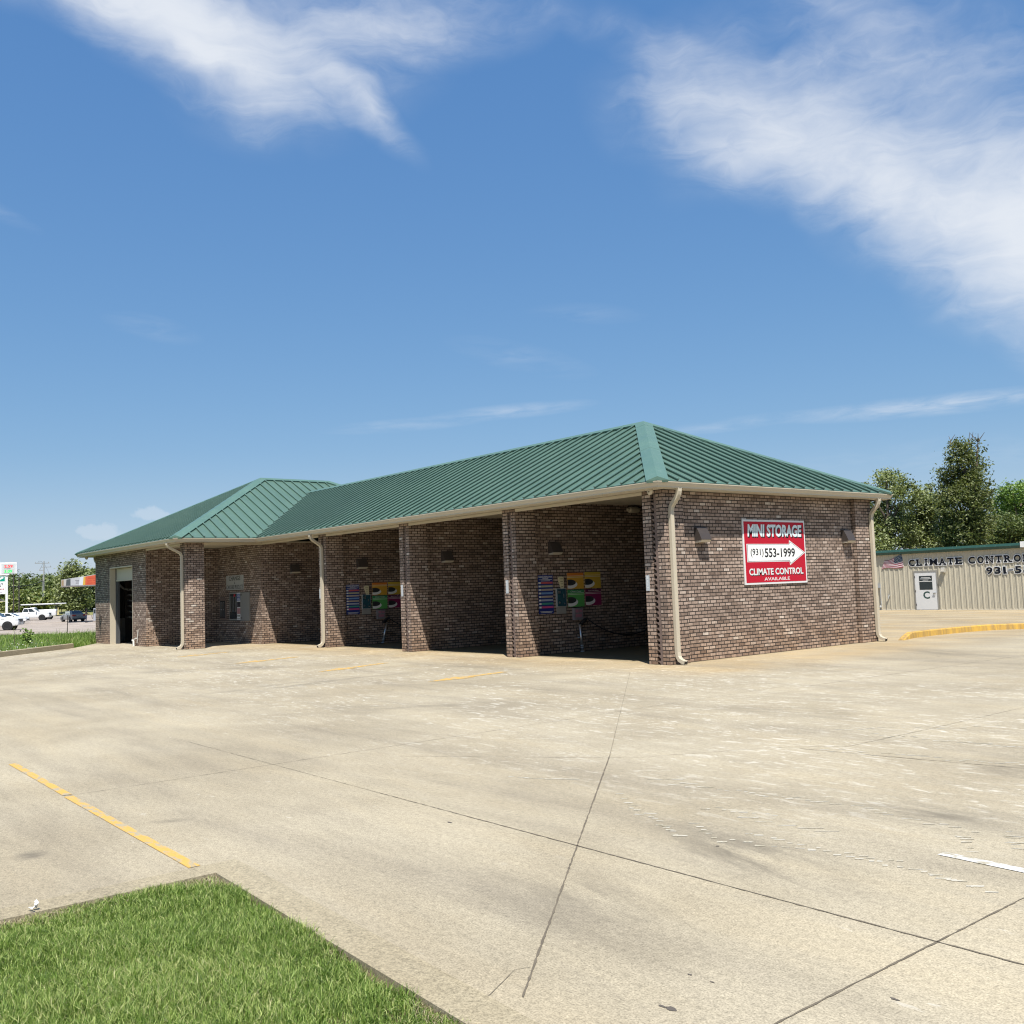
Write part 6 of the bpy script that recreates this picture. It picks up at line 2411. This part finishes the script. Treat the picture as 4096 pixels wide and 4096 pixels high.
for i, (x0, x1) in enumerate([(296, 311), (299, 310), (298, 309)]):
    mb.box(Xc(x0), Xc(x1), -.03, -.022, Zc(2321 + i * 5.2), Zc(2319 + i * 5.2))
mb.build('banner_text', plain('banner_text_grey', (.16, .16, .18), .5), can_)
mb = MB()
for i, (x0, x1, y) in enumerate([(340, 360, 2331), (364, 382, 2330), (341, 357, 2322), (363, 384, 2320), (342, 384, 2311)]):
    mb.box(Xc(x0), Xc(x1), -.03, -.022, Zc(y + 1.6), Zc(y - 1.6))
mb.build('banner_text', plain('banner_text_red', (.45, .06, .035), .5), can_)
mb = MB()
mb.box(Xc(373), Xc(390), 1.5, 2.6, 0, Zc(2343))
mb.build('column', plain('column_mauve', (.20, .19, .22), .6), can_)
# fuel pump
fpp = empty('fuel_pump', (can_.location.x, can_.location.y, FZ), -ang_c)
tag(fpp, 'grey fuel pump beside the canopy column where the person stands', 'fuel pump')
mb = MB()
mb.box(Xc(364), Xc(372), .8, 1.4, 0, 1.75)
mb.build('cabinet', plain('pump_grey', (.34, .36, .40), .5), fpp)
mb = MB()
mb.box(Xc(364.6), Xc(371.4), .78, .8, 1.1, 1.6)
mb.build('screen', GLASSD, fpp)
mb = MB()
mb.tube([(Xc(364) - .02, 1.0, 1.15), (Xc(362), 1.0, .45), (Xc(360), 1.0, .40), (Xc(357), .95, .85)], .025, 6)
mb.build('hose', BLACK, fpp)
mb = MB()
mb.box(Xc(362), Xc(374), .6, 1.6, 0, .15)
mb.build('plinth', CONC_FAR, fpp)


# ================================================================== PERSON AT THE PUMP
def skin_body(name, verts, edges, radii, material, parent, sub=1):
    me = bpy.data.meshes.new(name)
    me.from_pydata(verts, edges, [])
    o = bpy.data.objects.new(name, me)
    COL.objects.link(o)
    sm = o.modifiers.new('skin', 'SKIN')
    for i, r in enumerate(radii):
        me.skin_vertices[0].data[i].radius = r if isinstance(r, tuple) else (r, r)
    me.skin_vertices[0].data[0].use_root = True
    if sub:
        o.modifiers.new('sub', 'SUBSURF').levels = sub
    bpy.context.view_layer.update()
    dg = bpy.context.evaluated_depsgraph_get()
    nm_ = bpy.data.meshes.new_from_object(o.evaluated_get(dg))
    bpy.data.objects.remove(o)
    nm_.name = name
    nm_.materials.clear()
    nm_.materials.append(material)
    nm_.polygons.foreach_set('use_smooth', [True] * len(nm_.polygons))
    ob = bpy.data.objects.new(name, nm_)
    COL.objects.link(ob)
    ob.parent = parent
    return ob


ppos = dep(345, 2491, 124)
pe = empty('person', (ppos.x, ppos.y, FZ), -math.atan2(ppos.x - CAM.x, ppos.y - CAM.y) + .15)
tag(pe, 'person in black top and dark blue jeans at the fuel pump by the grey sedan', 'person')
SKIN = plain('skin', (.16, .085, .055), .55)
# facing +x (towards the pump)
bv = [(0, 0, .92), (.0, 0, 1.12), (.01, 0, 1.32), (.02, 0, 1.44), (.04, 0, 1.56), (.05, 0, 1.66),
      (-.01, .10, .86), (.02, .11, .48), (-.02, .12, .10), (.12, .12, .04), (-.01, -.10, .86), (-.02, -.11, .48), (-.06, -.12, .10), (.08, -.12, .04),
      (.0, .18, 1.36), (.08, .22, 1.12), (.30, .18, 1.08), (.38, .16, 1.09), (.0, -.18, 1.36), (.04, -.22, 1.10), (.26, -.16, 1.00), (.34, -.14, 1.0)]
be = [(0, 1), (1, 2), (2, 3), (3, 4), (4, 5), (0, 6), (6, 7), (7, 8), (8, 9), (0, 10), (10, 11), (11, 12), (12, 13), (2, 14), (14, 15), (15, 16), (16, 17), (2, 18), (18, 19), (19, 20), (20, 21)]
br_ = [(.13, .10), (.125, .095), (.15, .10), .06, .085, .075, .085, .06, .042, .035, .085, .06, .042, .035, .058, .042, .032, .03, .058, .042, .032, .03]
skin_body('body', bv, be, br_, SKIN, pe)
fb = MB()
for (hx, hy, hz) in ((.40, .16, 1.09), (.36, -.14, 1.0)):
    for k in range(4):
        L4 = (.075, .085, .08, .062)[k]
        y = hy + (k - 1.5) * .018
        fb.tube([(hx - .01, y, hz), (hx + L4 * .5, y, hz - .01), (hx + L4 * .8, y, hz - .035)], [.009, .008, .006], 6)
    fb.tube([(hx - .03, hy, hz + .02), (hx + .01, hy + .01, hz + .045), (hx + .04, hy + .012, hz + .04)], [.011, .010, .007], 6)
# facial features: nose and ears
fb.tube([(.125, 0, 1.63), (.15, 0, 1.605), (.12, 0, 1.595)], [.012, .016, .012], 6)
for s in (-1, 1):
    fb.lathe([(0, s * .078), (.022, s * .085), (.026, s * .07)], (.045, 0, 1.615), 'y', 8)
fb.build('hand_and_face_detail', SKIN, pe)
TOP = plain('black_cloth', (.018, .018, .02), .8)
JEAN = plain('navy_denim', (.02, .03, .065), .85)
skin_body('top', [(0, 0, .98), (0, 0, 1.14), (.01, 0, 1.32), (.01, 0, 1.42), (.0, .18, 1.37), (.07, .22, 1.13), (.24, .19, 1.085), (.0, -.18, 1.37), (.03, -.22, 1.11), (.22, -.17, 1.01)],
          [(0, 1), (1, 2), (2, 3), (2, 4), (4, 5), (5, 6), (2, 7), (7, 8), (8, 9)], [(.15, .115), (.145, .11), (.165, .115), .085, .075, .058, .048, .075, .058, .048], TOP, pe)
skin_body('jeans', [(0, 0, 1.0), (0, 0, .90), (-.01, .10, .84), (.02, .11, .48), (-.02, .12, .10), (-.01, -.10, .84), (-.02, -.11, .48), (-.06, -.12, .10)],
          [(0, 1), (1, 2), (2, 3), (3, 4), (1, 5), (5, 6), (6, 7)], [(.145, .11), (.15, .12), .10, .075, .06, .10, .075, .06], JEAN, pe)
hb_ = crown_points([(.0, 0, 1.66, .13, .15, 1), (-.05, 0, 1.56, .11, .13, 1)], 60, 14, .05, .3)
V, Q = leaf_quads(hb_, .035)
np_mesh('hair', V, Q, BLACK, pe)
shb = MB()
for (x, y) in ((.03, .12), (-.01, -.12)):
    shb.prism([(-.12, 0), (-.12, .07), (.03, .09), (.17, .045), (.17, 0)], 'y', y - .05, y + .05)
shb.build('shoes', BLACK, pe)
